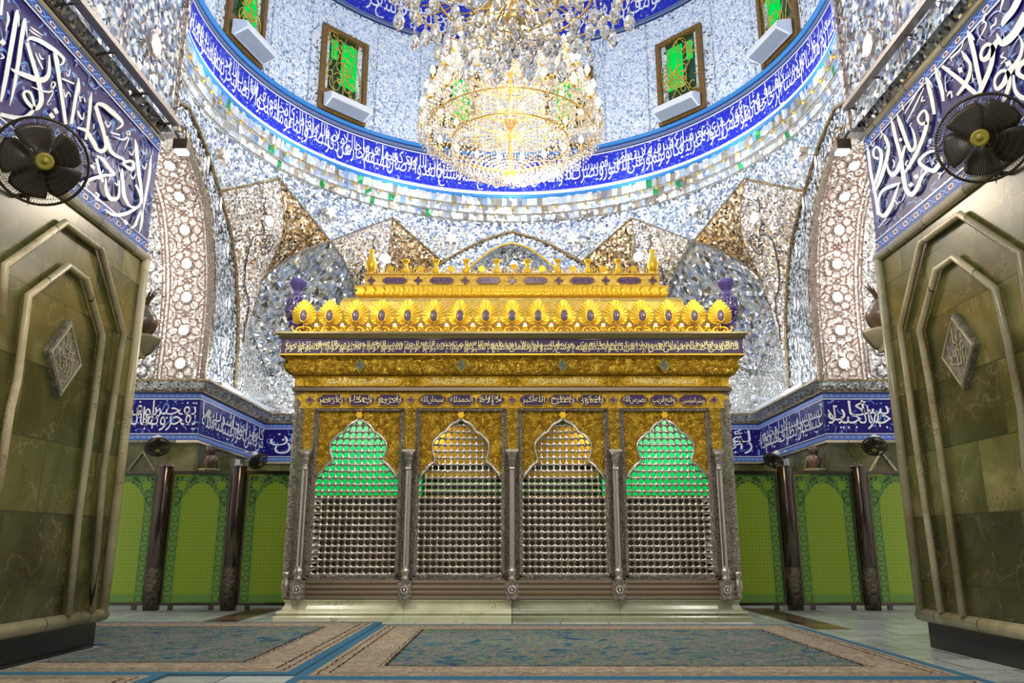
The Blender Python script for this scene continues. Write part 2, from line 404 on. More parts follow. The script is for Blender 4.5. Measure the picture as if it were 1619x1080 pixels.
def green_glow():
    t = NT('lit_green_case'); z = t.xyz(t.ob()); c = t.noise(t.ob(), 1.6, 2)['Fac']
    h = t.ramp(t.m('MULTIPLY', t.m('SUBTRACT', z[2], 1.5), .9), [(0, (.0, .55, .09)), (.45, (.02, .85, .22)), (.9, (.45, 1, .55)), (1, (.6, 1, .7))])
    e = t.n('Emission'); t.put(e.inputs[0], h); t.put(e.inputs[1], t.m('ADD', .55, t.m('MULTIPLY', c, .6))); return t.done(e.outputs[0])
M['green_case'] = green_glow()
M['green_dark'] = plain('dark_green_glass', (.008, .05, .012), .1, spec=.8)
M['white_paint'] = plain('white_enamelled_metal', (.78, .84, .92), .35)
M['grey_paint'] = plain('grey_metal', (.35, .40, .48), .4)
M['wire'] = plain('dark_fan_wire', (.045, .038, .02), .35, .6)
M['blade'] = plain('dark_fan_blade', (.035, .026, .018), .3, 0)
M['badge'] = plain('olive_gold_badge', (.30, .25, .03), .4, .2)
M['motor'] = plain('white_plastic', (.7, .72, .75), .35)
M['wood_frame'] = goldr('gilt_wood_frame', 18, .2, (.13, .07, .015), (.27, .15, .03), .35, .2, .01)
M['line'] = plain('dark_red_glass_line', (.22, .085, .05), .6)
M['line_dark'] = plain('dark_lead_line', (.06, .06, .075), .3)
M['brass_bead'] = goldr('brass_bead', 14, .5, (.10, .07, .03), (.45, .34, .18), .35, .5, .01)
M['bracket_metal'] = plain('brown_metal', (.10, .075, .055), .4, .6)
M['tray'] = plain('grey_aluminium', (.30, .28, .28), .4, .6)
M['vase_stone'] = onyx('brown_stone', (.10, .055, .035), (.17, .10, .07), (.26, .18, .14), tile=(9, 9), use_uv=False)
M['plaque'] = goldr('carved_plaque', 16, 1.0, (.20, .185, .13), (.40, .37, .28), .45, 0, .02)
def crystal(name, col, tr):
    t = NT(name); g = t.n('BsdfGlossy'); g.inputs['Roughness'].default_value = .05; t.put(g.inputs[0], col)
    d = t.n('BsdfTranslucent'); t.put(d.inputs[0], col); x = t.n('BsdfTransparent'); t.put(x.inputs[0], (1, .97, .92))
    m1 = t.n('MixShader'); m1.inputs[0].default_value = .45; t.t.links.new(g.outputs[0], m1.inputs[1]); t.t.links.new(d.outputs[0], m1.inputs[2])
    m2 = t.n('MixShader'); m2.inputs[0].default_value = tr; t.t.links.new(m1.outputs[0], m2.inputs[1]); t.t.links.new(x.outputs[0], m2.inputs[2])
    return t.done(m2.outputs[0])
M['crystal'] = crystal('cut_crystal', (1, .96, .90), .18)
M['crystal_big'] = plain('large_cut_crystal', (1, .97, .94), .03, 0, trans=.86)
# ------------------------------------------------------------------ Arabic lettering
_order = [('ء', 1), ('آ', 2), ('أ', 2), ('ؤ', 2), ('إ', 2), ('ئ', 4), ('ا', 2), ('ب', 4), ('ة', 2), ('ت', 4), ('ث', 4), ('ج', 4), ('ح', 4), ('خ', 4), ('د', 2), ('ذ', 2), ('ر', 2), ('ز', 2), ('س', 4), ('ش', 4), ('ص', 4), ('ض', 4), ('ط', 4), ('ظ', 4), ('ع', 4), ('غ', 4), ('ف', 4), ('ق', 4), ('ك', 4), ('ل', 4), ('م', 4), ('ن', 4), ('ه', 4), ('و', 2), ('ى', 2), ('ي', 4)]
FORM = {}; _c = 0xFE80
for ch, n in _order: FORM[ch] = (_c, n); _c += n
def shape(word):
    out = []; prev = False; i = 0
    while i < len(word):
        ch = word[i]
        if ch not in FORM: out.append(ch); prev = False; i += 1; continue
        if ch == 'ل' and i + 1 < len(word) and word[i + 1] in 'اأإآ':
            base = {'آ': 0xFEF5, 'أ': 0xFEF7, 'إ': 0xFEF9, 'ا': 0xFEFB}[word[i + 1]]
            out.append(chr(base + (1 if prev else 0))); prev = False; i += 2; continue
        b, n = FORM[ch]; nxt = i + 1 < len(word) and word[i + 1] in FORM and FORM[word[i + 1]][1] > 1
        if n == 1: f = 0
        elif n == 2: f = 1 if prev else 0; nx = False
        else: f = (3 if nxt else 1) if prev else (2 if nxt else 0)
        out.append(chr(b + f)); prev = (n == 4 and nxt) ; i += 1
    return ''.join(reversed(out))
_TC = {}
def word_mesh(wd):
    if wd in _TC: return _TC[wd]
    c = bpy.data.curves.new('t', 'FONT'); c.body = shape(wd); c.resolution_u = 2; c.offset = -.004
    o = bpy.data.objects.new('t', c); COL.objects.link(o); bpy.context.view_layer.update()
    me = o.to_mesh(); vs = [(v.co.x, v.co.y) for v in me.vertices]; fs = [list(p.vertices) for p in me.polygons]
    o.to_mesh_clear(); bpy.data.objects.remove(o); bpy.data.curves.remove(c)
    x0 = min(v[0] for v in vs); x1 = max(v[0] for v in vs)
    _TC[wd] = ([(x - x0, y) for x, y in vs], fs, x1 - x0); return _TC[wd]
def script_band(mb, text, L, H, fn, rows=2, kx=1.15, grow=True, tall=1.0):
    """fills a band L x H with interlaced rows of words, right to left; fn(u, v) places a point"""
    words = text.split(); ws = [word_mesh(x) for x in words]; rnd = random.Random(len(text))
    if rows == 2: lo = ((.24, .74), (.52, .60))
    else: lo = ((.30, .88),)
    rw = [[] for _ in range(rows)]
    for i, w_ in enumerate(ws): rw[(i // 2) % rows].append(w_)
    if grow:
        for r in range(rows):
            while sum(w_[2] for w_ in rw[r]) * H * .70 / kx < L: rw[r] = rw[r] + [ws[k] for k in range(len(ws)) if (k // 2) % rows != r or rows == 1][:6] if len(ws) > 4 else rw[r] * 2
    for r in range(rows):
        tot = sum(w_[2] for w_ in rw[r]); k = L * .95 * kx / max(tot, .1); x = L * .975; y0, sc = lo[r]
        for (vs, fs, wd) in rw[r]:
            adv = wd * k / kx; x -= adv; b = len(mb.v); yy0 = H * (y0 + .05 * rnd.random()); c = x + adv / 2
            for (vx, vy) in vs:
                yy = yy0 + vy * H * sc * tall / .75 * .78; yy = min(H * .985, max(H * .015, yy)); mb.v.append(fn(min(L, max(0, c + (vx - wd / 2) * k)), yy))
            for f in fs: mb.face([b + q for q in f])
TEXT = {
 'jamb_left': 'يفجرونها تفجيرا يوفون بالنذر ويخافون يوما كان شره مستطيرا',
 'side_left': 'من كأس كان مزاجها كافورا عينا يشرب بها عباد الله',
 'back': 'رأيتهم حسبتهم لؤلؤا منثورا وإذا رأيت ثم رأيت نعيما وملكا كبيرا إنا أعتدنا للكافرين سلاسلا وأغلالا وسعيرا إن الأبرار يشربون',
 'side_right': 'عينا فيها تسمى سلسبيلا ويطوف عليهم ولدان مخلدون إذا',
 'jamb_right': 'قدروها تقديرا ويسقون فيها كأسا كان مزاجها زنجبيلا',
 'ring': 'بسم الله الرحمن الرحيم الله نور السماوات والأرض مثل نوره كمشكاة فيها مصباح المصباح في زجاجة الزجاجة كأنها كوكب دري يوقد من شجرة مباركة زيتونة لا شرقية ولا غربية يكاد زيتها يضيء ولو لم تمسسه نار نور على نور يهدي الله لنوره من يشاء ويضرب الله الأمثال للناس والله بكل شيء عليم في بيوت أذن الله أن ترفع ويذكر فيها اسمه يسبح له فيها بالغدو والآصال رجال لا تلهيهم تجارة ولا بيع عن ذكر الله وإقام الصلاة وإيتاء الزكاة يخافون يوما تتقلب فيه القلوب والأبصار ليجزيهم الله أحسن ما عملوا ويزيدهم من فضله والله يرزق من يشاء بغير حساب',
 'kursi': 'الله لا إله إلا هو الحي القيوم لا تأخذه سنة ولا نوم له ما في السماوات وما في الأرض من ذا الذي يشفع عنده إلا بإذنه يعلم ما بين أيديهم وما خلفهم ولا يحيطون بشيء من علمه إلا بما شاء وسع كرسيه السماوات والأرض ولا يؤوده حفظهما وهو العلي العظيم',
 'qadr': ['سلام هي حتى مطلع الفجر', 'تنزل الملائكة والروح فيها بإذن ربهم من كل أمر', 'وما أدراك ما ليلة القدر ليلة القدر خير من ألف شهر', 'بسم الله الرحمن الرحيم إنا أنزلناه في ليلة القدر'],
 'names': ['يا أرحم الراحمين', 'يا ذا الجلال', 'يا كريم يا رحيم', 'سبحان الله', 'الحمد لله', 'لا إله إلا الله', 'الله أكبر', 'يا علي يا عظيم', 'يا غفور يا شكور', 'نصر من الله', 'وفتح قريب', 'وبشر المؤمنين'],
}
# ================================================================== floor
mb = MB(); mb.poly([(-11, -1, 0), (11, -1, 0), (11, 21, 0), (-11, 21, 0)]); struct('floor', mb, M['floor'])
for n_, x in enumerate((-3.68, 3.68)):
    mb = MB(); mb.box((x, 11.1, .002), (.42, 3.0, .004)); struct('trim_floor_strip', mb, M['brown_marble'])
# ================================================================== walls
A1 = [(0, 8.68), (.85, 8.38), (1.82, 7.80), (2.4, 7.4), (2.85, 6.94), (3.3, 6.1), (3.55, 5.1), (3.62, 3.95)]
A2 = [(0, 8.0), (.5, 7.85), (1.28, 7.25), (1.66, 6.5), (1.85, 5.9), (1.92, 5.2), (1.92, 3.97)]
A1s = resample(smooth(A1, 5), 31); A2s = resample(smooth(A2, 5), 31)
WT = {'back': lambda s: (lambda t, d, z: (s * t, CY + d, z)), 'left': lambda s: (lambda t, d, z: (-d, CY + s * t, z)), 'right': lambda s: (lambda t, d, z: (d, CY + s * t, z))}
DW = 5.95
def wall_field(mb, T, inner, outer, d):
    for i in range(len(outer) - 1):
        mb.poly([T(outer[i][0], d, outer[i][1]), T(outer[i + 1][0], d, outer[i + 1][1]), T(inner[i + 1][0], d, inner[i + 1][1]), T(inner[i][0], d, inner[i][1])])
for side in ('back', 'left', 'right'):
    mb = MB(); tr = MB()
    for s in (1, -1):
        T = WT[side](s); far = 5.95 if (side == 'back' or s == 1) else 4.9
        tmin = 0 if side == 'back' else 1.92
        mb.poly([T(tmin, DW, 0), T(far, DW, 0), T(far, DW, 3.95), T(tmin, DW, 3.95)])
        mb.poly([T(3.62, DW, 3.95), T(far, DW, 3.95), T(far, DW, 6.2), T(3.45, DW, 6.2)])
    o = struct('wall_' + side, mb, M['mosaic_lower'])
    # arch field between the outer and inner arch outlines, pale blue
    mb = MB()
    for s in (1, -1):
        T = WT[side](s)
        inn = A2s if side != 'back' else [(t * .95, 3.95 + (z - 3.95) * 1.09) for t, z in A2s]
        wall_field(mb, T, inn, A1s, DW - .02)
        if side == 'back':
            for i in range(len(inn) - 1):
                mb.poly([T(inn[i][0], DW - .02, inn[i][1]), T(inn[i + 1][0], DW - .02, inn[i + 1][1]), T(inn[i + 1][0], DW + .5, inn[i + 1][1]), T(inn[i][0], DW + .5, inn[i][1])])
                mb.poly([T(inn[i][0], DW + .5, inn[i][1]), T(inn[i + 1][0], DW + .5, inn[i + 1][1]), T(0, DW + .5, inn[i + 1][1]), T(0, DW + .5, inn[i][1])])
    mb.build('arch_field', M['mosaic_blue'], o)
    # mouldings along the arches
    for nm, cur, r, mt, dd in (('arch_moulding', A1s, .035, 'brass_bead', .05), ('arch_rope_moulding', A2s, .055, 'silver_dark', .03)):
        if side == 'back' and cur is A2s: cur = inn; mt = 'gold_soft'; r = .03
        T = WT[side](1); T2 = WT[side](-1)
        P = [T2(t, DW - dd, z) for t, z in reversed(cur)] + [T(t, DW - dd, z) for t, z in cur[1:]]
        q = MB(); q.tube(P, r, 8); q.build(nm, M[mt], o, True)
    if side != 'back':   # speckled brown band beside the opening
        q = MB()
        for s in (1, -1):
            T = WT[side](s); c2 = [(t + .10 + (0 if t > 1 else .0), z + .08 * (1 - i / 30)) for i, (t, z) in enumerate(A2s)]; c2[0] = (0, A2s[0][1] + .14)
            c3 = [(t + .24, z + .16 * (1 - i / 30)) for i, (t, z) in enumerate(A2s)]; c3[0] = (0, A2s[0][1] + .30)
            for i in range(30): q.poly([T(c2[i][0], DW - .035, c2[i][1]), T(c2[i + 1][0], DW - .035, c2[i + 1][1]), T(c3[i + 1][0], DW - .035, c3[i + 1][1]), T(c3[i][0], DW - .035, c3[i][1])])
        q.build('arch_speckled_band', M['mosaic_brown_and_reflection'], o)
# ---- upper triangles, kites, squinches
def facets(name, mats, parent, P, nu, nv, pal, jit=.10, amp=.09, seed=3, flat=False):
    """surface P(u, v) covered by pyramid facets, each its own tint"""
    rnd = random.Random(seed); mb = MB(); cols = []
    for i in range(nu):
        for j in range(nv):
            a, b, c, d = P(i / nu, j / nv), P((i + 1) / nu, j / nv), P((i + 1) / nu, (j + 1) / nv), P(i / nu, (j + 1) / nv)
            n = nrm(cross(sub(c, a), sub(d, b))); k = amp * (rnd.random() - .35) * 2
            u, v = .3 + rnd.random() * .4, .3 + rnd.random() * .4
            m_ = add(lerp(lerp(a, b, u), lerp(d, c, u), v), mul(n, k))
            if flat:
                cc = rnd.choice(pal); k = [amp * (rnd.random() - .5) for _ in range(2)]; a2, b2, c2, d2 = add(a, mul(n, k[0])), add(b, mul(n, k[1])), add(c, mul(n, -k[0])), add(d, mul(n, -k[1]))
                mb.poly([a2, b2, c2]); mb.poly([a2, c2, d2]); cols += [cc, cc]; continue
            for q, r in ((a, b), (b, c), (c, d), (d, a)):
                mb.poly([q, r, m_]); cols.append(rnd.choice(pal))
    o = mb.build(name, mats, parent); ca = o.data.color_attributes.new('fc', 'FLOAT_COLOR', 'CORNER')
    for i, c in enumerate(cols):
        for k in range(3): ca.data[i * 3 + k].color = (*c, 1)
    return o
PAL = [(.9, .94, 1), (.8, .88, 1), (1, 1, 1), (.62, .74, .95), (.95, .93, .86), (.55, .55, .50), (.88, .9, .92), (.75, .82, .9), (.92, .88, .78), (.42, .52, .82), (.45, .42, .34), (1, 1, 1), (.9, .95, 1)]
PALR = [(.45, .5, .58), (.55, .66, .85), (.30, .30, .33), (.62, .74, .95), (.50, .44, .34), (.72, .78, .84), (.9, .95, 1), (.8, .9, 1), (.95, .97, 1), (.7, .82, .98), (.62, .60, .52), (.92, .92, .9), (.85, .9, .95), (.4, .36, .3), (.8, .9, 1), (.9, .9, .9), (.35, .55, .95), (.9, .86, .74), (.05, .45, .16)]  # the green entry paints the drum windows' reflection into a few facets
ARC = lambda a: (RR * sin(RD(a)), RR * cos(RD(a)))
Q45 = (4.2, 4.2, 7.74)
tz = empty('wall_transition'); tz['kind'] = 'structure'
def tri_fan(mb, T, a0, a1, bottom):
    """strip from the tip circle (z 8.7) down to a curve"""
    n = len(bottom) - 1
    top = [(*ARC(a0 + (a1 - a0) * i / n), 8.70) for i in range(n + 1)]
    for i in range(n): mb.poly([T(*top[i]), T(*top[i + 1]), T(*bottom[i + 1]), T(*bottom[i])])
def leg(side_t):   # squinch arch leg on a wall: local (t, d, z)
    return smooth([(4.2, 4.2, 7.74), (3.98, 4.75, 7.42), (3.85, 5.35, 6.95), (3.8, 5.9, 6.2)], 5)
for side in ('back', 'left', 'right'):
    for s in (1, -1):
        T = WT[side](s)
        a1 = [(t, DW - .05, z) for t, z in A1s]
        iv = min(range(31), key=lambda i: abs(A1s[i][0] - 1.82))
        q = MB(); tri_fan(q, T, 0, 30, a1[:iv + 1]); q.build('upper_facet', M['mosaic_blue'], tz)
        if side == 'back' or s == 1:
            q = MB(); n = 12; top = [(*ARC(30 + 15 * i / n), 8.70) for i in range(n + 1)]
            for i in range(n): q.poly([T(*top[i]), T(*top[i + 1]), T(*Q45)])
            q.build('upper_facet', M['mosaic_blue'], tz)
        K = (*ARC(30), 8.70)
        ridge = resample(smooth([K, (3.05, 5.2, 7.6), (3.3, 5.5, 6.4), (3.64, 5.86, 5.0)] if side == 'back' else [K, (3.35, 5.05, 7.6), (3.62, 5.5, 6.6), (3.66, 5.86, 5.0)], 5), 16)
        low = resample(a1[iv:], 16)
        q = MB(); q.grid(lambda u, v: T(*lerp(low[round(v * 15)], ridge[round(v * 15)], u)), 8, 15)
        q.build('kite_facet', M['mosaic_brown_and_reflection' if side == 'back' else 'mosaic_warm'], tz)  # golden side: the shrine's reflection is put into the facet colour
        q = MB(); q.tube([T(*lerp(low[0], ridge[0], u / 6)) for u in range(7)], .03, 6); q.tube([T(*p) for p in ridge], .012, 5)
        q.build('kite_moulding', M['brass_bead'], tz, True)
        if side == 'back' or s == 1:
            lg = resample(leg(0), 12) + [(3.8, 5.92, 5.6), (3.72, 5.92, 5.2), (3.66, 5.92, 5.0)]; lg = resample(lg, 16)
            q = MB(); q.grid(lambda u, v: T(*lerp(ridge[round(v * 15)], lg[round(v * 15)], u)), 8, 15)
            q.build('kite_facet', M['mosaic_warm' if side == 'back' else 'mosaic_brown_and_reflection'], tz)
            q = MB(); q.tube([T(*lerp(K, Q45, u / 6)) for u in range(7)], .022, 6); q.tube([T(*p) for p in resample(leg(0), 12)], .022, 6)
            q.build('kite_moulding', M['silver_dark'], tz, True)
            # scrolled cartouche outline drawn on the kite
            def on(u, v):
                f = v * 15; i = min(14, int(f)); r_ = lerp(ridge[i], ridge[i + 1], f - i); l_ = lerp(lg[i], lg[i + 1], f - i)
                p = lerp(r_, l_, u if side == 'back' else -u * .0) if side == 'back' else lerp(r_, (lambda a_: lerp(low[i], low[i + 1], a_))(f - i), u); n = nrm((-p[0], -p[1], 0)); return T(*add(p, mul(n, .03)))
            sc = smooth([(.30, .08), (.36, .14), (.30, .20), (.44, .20), (.40, .27), (.62, .27), (.78, .38), (.80, .50), (.60, .60), (.56, .70), (.66, .72), (.60, .80), (.70, .78)], 6)
            q = MB(); q.tube([on(*p) for p in sc], .013, 5)
            sp = [(.30 + .16 * (1 - k / 30) * cos(k * .42), .33 + .07 * (1 - k / 30) * sin(k * .42)) for k in range(28)]
            q.tube([on(*p) for p in sp], .011, 5)
            q.build('kite_scroll', M['line_dark'], tz, True)
# corner squinches
for sx in (-1, 1):
    L1 = resample(leg(0), 12)
    arch = [(sx * p[0], CY + p[1], p[2]) for p in reversed(L1)] + [(sx * p[1], CY + p[0], p[2]) for p in L1[1:]]
    arch = resample(arch, 41)
    bot = resample([(sx * 3.8, CY + 5.9, 6.2), (sx * 4.6, CY + 5.93, 5.5), (sx * 5.93, CY + 5.93, 4.9), (sx * 5.93, CY + 4.6, 5.5), (sx * 5.9, CY + 3.8, 6.2)], 41)
    def P(u, v, arch=arch, bot=bot, sx=sx):
        f = u * 40; i = min(39, int(f)); a = lerp(arch[i], arch[i + 1], f - i); b = lerp(bot[i], bot[i + 1], f - i); p = lerp(a, b, v)
        k = .45 * sin(pi * v) * sin(pi * u) + .10 * (int(v * 7) % 2)
        q = (p[0] + sx * k, p[1] + k, p[2]); return (min(5.93, abs(q[0])) * sx, min(CY + 5.93, q[1]), q[2])
    facets('squinch_muqarnas', M['facet'], tz, P, 34, 22, PAL + [(.25, .30, .42), (.22, .20, .15), (.5, .62, .9)], amp=.11, seed=5)
    q = MB(); q.tube(arch, .03, 6); q.build('squinch_moulding', M['silver_dark'], tz, True)
# circular muqarnas courses between the tips and the ring
rows = [(8.70, 5.90, 5.90), (8.88, 5.90, 5.86), (9.06, 5.86, 5.86), (9.24, 5.84, 5.80), (9.50, 5.82, 5.78)]
q = MB(); q.grid(lambda u, v: (5.89 * sin(2 * pi * u), CY + 5.89 * cos(2 * pi * u), 8.70 + .22 * v), 120, 1, True); q.build('ring_frieze', M['mosaic_blue'], tz)
def RP(z0, z1, r0, r1): return lambda u, v: ((r0 + (r1 - r0) * v) * sin(2 * pi * u), CY + (r0 + (r1 - r0) * v) * cos(2 * pi * u), z0 + (z1 - z0) * v)
facets('muqarnas_course', M['facet'], tz, RP(8.92, 9.10, 5.88, 5.84), 300, 1, PALR, amp=.05, seed=11, flat=True)
facets('muqarnas_course', M['facet'], tz, RP(9.10, 9.30, 5.80, 5.80), 240, 1, PALR, amp=.06, seed=12, flat=True)
facets('muqarnas_course', M['facet'], tz, RP(9.30, 9.52, 5.74, 5.74), 280, 1, PALR, amp=.07, seed=13, flat=True)
q = MB()
for z, r in ((8.92, 5.85), (9.10, 5.79), (9.30, 5.74)): q.tube([(r * sin(RD(a)), CY + r * cos(RD(a)), z) for a in range(0, 360, 4)], .012, 5, True)
q.build('course_moulding', M['silver_dark'], tz)
# hanging lozenge drops below the courses: small prisms
rnd = random.Random(4); q = MB()
for k in range(96):
    a = RD(k * 3.75); r = 5.70
    q.drop((r * sin(a), CY + r * cos(a), 9.32), .045, .14, 4)
q.build('muqarnas_drop', M['gold_soft'], tz)
# ================================================================== the ring: mouldings, lettered band, drum, upper band, dome
def circ(n=144): return [(RR * sin(2 * pi * k / n), CY + RR * cos(2 * pi * k / n)) for k in range(n)]
CI = circ()
ringw = empty('wall_drum'); ringw['kind'] = 'structure'
def ringpart(nm, prof, mt, sm=True): q = MB(); q.sweep(CI, prof, True, side=-1); return q.build(nm, M[mt], ringw, sm)
ringpart('blue_moulding', [(.10, 9.50), (.16, 9.53), (.17, 9.58), (.12, 9.62), (.05, 9.62)], 'sky_blue')
ringpart('led_ledge', [(.05, 9.62), (.14, 9.63), (.14, 9.665), (.05, 9.67)], 'led', False)
ringpart('white_moulding', [(.05, 9.67), (.03, 9.74), (.0, 9.76)], 'white_glaze')
ringpart('lettered_band', [(.0, 9.76), (0, 10.60)], 'tile_ring')
ringpart('white_fillet', [(.012, 10.585), (.012, 10.61)], 'white_glaze')
ringpart('rope_border', [(.02, 10.61), (.02, 10.76)], 'rope')
ringpart('blue_moulding', [(.02, 10.76), (.08, 10.77), (.09, 10.82), (.02, 10.86), (0, 10.86)], 'sky_blue')
ringpart('drum_wall', [(0, 10.86), (0, 13.93)], 'mosaic_drum')
ringpart('upper_moulding', [(0, 13.93), (.05, 13.95), (.06, 14.06), (0, 14.10)], 'rope')
ringpart('upper_lettered_band', [(0, 14.10), (0, 15.2)], 'tile_ring')
def ring_text(text, z0, H, a0, a1, nm, rad):
    L = RD(a1 - a0) * RR; mb = MB()
    # right-to-left seen from inside: u = 0 at the left end
    def fn(u, v):
        a = RD(a0) + u / RR; return (rad * sin(a), CY + rad * cos(a), z0 + v)
    script_band(mb, text, L, H, fn); mb.build(nm, M['ivory'], ringw)
ring_text(TEXT['ring'], 9.78, .80, -112, 112, 'ring_inscription', RR - .012)
ring_text(TEXT['kursi'], 14.12, 1.0, -80, 80, 'upper_inscription', RR - .012)
q = MB()
for k in range(12):   # vertical seams of the drum panels
    for da in (-9.2, 9.2):
        a = RD(15 + 30 * k + da); q.tube([((RR - .01) * sin(a), CY + (RR - .01) * cos(a), z) for z in (10.9, 13.9)], .018, 5)
q.build('drum_seam', M['mosaic_blue'], ringw)
mb = MB(); mb.grid(lambda u, v: (RR * cos(v * pi / 2) * sin(2 * pi * u), CY + RR * cos(v * pi / 2) * cos(2 * pi * u), 15.2 + 5.0 * sin(v * pi / 2)), 48, 12, True)
struct('ceiling', mb, M['mosaic_drum'], None, True)
M['slot_dark'] = plain('dark_slots', (.07, .10, .16), .5)
# windows of the drum
def ring_ax(a): return ((cos(a), -sin(a), 0), (sin(a), cos(a), 0), (0, 0, 1))   # along, outward, up
WNAME = {-75: 'far left', -45: 'left', -15: 'centre left behind chandelier', 15: 'centre right behind chandelier', 45: 'right', 75: 'far right'}
for wi, ad in enumerate((-75, -45, -15, 15, 45, 75)):
    a = RD(ad); AX = ring_ax(a); o = empty('window_%d' % (wi + 1), ((RR - .05) * sin(a), CY + (RR - .05) * cos(a), 10.86)); o['kind'] = 'structure'
    o.rotation_euler = (0, 0, -a)
    fr = MB(); Wd, Hh = 1.30, 2.28
    for x in (-Wd / 2 + .06, Wd / 2 - .06): fr.box((x, 0, Hh / 2), (.12, .16, Hh))
    for z in (.06, Hh - .05, .52): fr.box((0, 0, z), (Wd - .24, .14, .11))
    fr.build('window_frame', M['wood_frame'], o)
    p = MB(); p.box((0, .05, Hh / 2), (Wd - .2, .03, Hh - .1)); p.build('window_pane', M['green_dark'], o)
    sgn = -1 if ad > 0 else 1
    p = MB(); p.box((sgn * .16, .02, 1.45), (.44, .03, 1.15)); p.box((-sgn * .27, .02, 1.75), (.16, .03, .5)); p.build('lit_pane', M['green_pane'], o)
    g = MB(); rn = random.Random(ad + 100)
    for k in range(15):
        x0 = -.45 + rn.random() * .9; z0 = .7 + rn.random() * 1.4; ph = rn.random() * 6; sp = rn.choice((-1, 1)); R0 = .12 + .14 * rn.random()
        P = [(max(-.52, min(.52, x0 + R0 * (1 - t / 26) * cos(ph + sp * t * .33))), -.03, max(.6, min(2.18, z0 + R0 * 1.2 * (1 - t / 26) * sin(ph + sp * t * .33)))) for t in range(22)]
        g.tube(P, .014, 5)
    for k in range(5):
        x0 = -.5 + .25 * k
        g.tube(smooth([(x0, -.03, .6), (max(-.5, min(.5, x0 + rn.uniform(-.25, .25))), -.03, 1.1), (max(-.5, min(.5, x0 + rn.uniform(-.25, .25))), -.03, 1.6), (max(-.5, min(.5, x0 + rn.uniform(-.2, .2))), -.03, 2.15)], 6), .014, 5)
    g.build('window_grille', M['gold_soft'], o, True)
    # slatted box unit at the window foot
    u = empty('air_vent_box', ((RR - .17) * sin(a), CY + (RR - .17) * cos(a), 10.92)); u.rotation_euler = (0, 0, -a)
    b = MB(); pr = [(0, 0), (-.06, -.02), (-.36, .09), (-.33, .24), (0, .34)]
    n0 = len(b.v)
    for x in (-.56, .56):
        for (y, z) in pr: b.v.append((x, y, z))
    for i in range(5): b.face([n0 + i, n0 + (i + 1) % 5, n0 + 5 + (i + 1) % 5, n0 + 5 + i])
    b.face([n0 + i for i in range(5)]); b.face([n0 + 5 + i for i in range(5)][::-1]); b.build('casing', M['white_paint'], u)
    b = MB()
    for i in range(11):
        t = .06 + i * .085; b.box((0, -.06 - .30 * t, -.033 + .11 * t), (1.02, .020, .016))
    b.box((0, -.21, .028), (1.0, .26, .012), ax=((1, 0, 0), (0, -.943, .333), (0, .333, .943)))
    b.m = [0] * (len(b.f) - 6) + [1] * 6
    b.build('grille', [M['grey_paint'], M['slot_dark']], u)
    b = MB(); b.box((0, -.05, .37), (.9, .05, .03)); b.build('light_strip', M['lamp_soft'], u)
    tag(u, 'white slatted vent box, green drum window ' + WNAME[ad], 'air vent', 'vent boxes under the drum windows')
# ================================================================== lower walls: dado, lettered band, cornice
WP = [(-9.2, 14.87), (-5.95, 14.87), (-5.95, 18.9), (5.95, 18.9), (5.95, 14.87), (9.2, 14.87)]
lw = empty('wall_lower_band'); lw['kind'] = 'structure'
def wpart(nm, prof, mt, sm=False): q = MB(); q.sweep(WP, prof, side=-1); return q.build(nm, M[mt], lw, sm)
wpart('dado', [(.02, 0), (.02, 2.82)], 'onyx')
wpart('dado_moulding', [(.02, 2.78), (.07, 2.79), (.07, 2.83), (.03, 2.84)], 'onyx_rail')
wpart('band_border', [(.03, 2.84), (.03, 2.95)], 'border_small')
wpart('lettered_band', [(.03, 2.95), (.03, 3.62)], 'tile')
wpart('white_fillet', [(.04, 2.95), (.04, 2.965)], 'white_glaze'); wpart('white_fillet', [(.04, 3.61), (.04, 3.625)], 'white_glaze')
wpart('band_border', [(.03, 3.625), (.03, 3.74)], 'border_small')
wpart('band_moulding', [(.03, 3.74), (.08, 3.75), (.08, 3.77), (.04, 3.78)], 'brass_bead')
wpart('cornice', [(.04, 3.78), (.20, 3.93)], 'mosaic_lower'); wpart('cornice_edge', [(.20, 3.93), (.24, 3.93), (.24, 3.97), (.0, 3.97)], 'brass_bead')
q = MB()
for i in range(len(WP) - 1):
    (x0, y0), (x1, y1) = WP[i], WP[i + 1]; L = sqrt((x1 - x0) ** 2 + (y1 - y0) ** 2); dx, dy = (x1 - x0) / L, (y1 - y0) / L; nx, ny = dy, -dx
    def fn(u, v, x0=x0, y0=y0, dx=dx, dy=dy, nx=nx, ny=ny): return (x0 + dx * u + nx * .038, y0 + dy * u + ny * .038, 2.965 + v)
    t = [TEXT['jamb_left'], TEXT['side_left'], TEXT['back'], TEXT['side_right'], TEXT['jamb_right']][i]
    if i in (0, 4):    # the words beside the corner keep their own size
        near = 1.62; a0 = L - near if i == 0 else 0.0; b0 = .05 if i == 0 else near
        script_band(q, 'يفجرونها بالنذر تفجيرا يوفون' if i == 0 else 'مزاجها زنجبيلا كأسا كان', near - .06, .64, lambda u, v: fn(u + a0 + .03, v), kx=1.12, grow=False)
        script_band(q, t, L - near - .1, .64, lambda u, v: fn(u + b0, v), kx=1.2, grow=False)
    else: script_band(q, t, L - .1, .64, lambda u, v: fn(u + .05, v), kx=1.2, grow=False)
q.build('band_inscription', M['ivory'], lw)
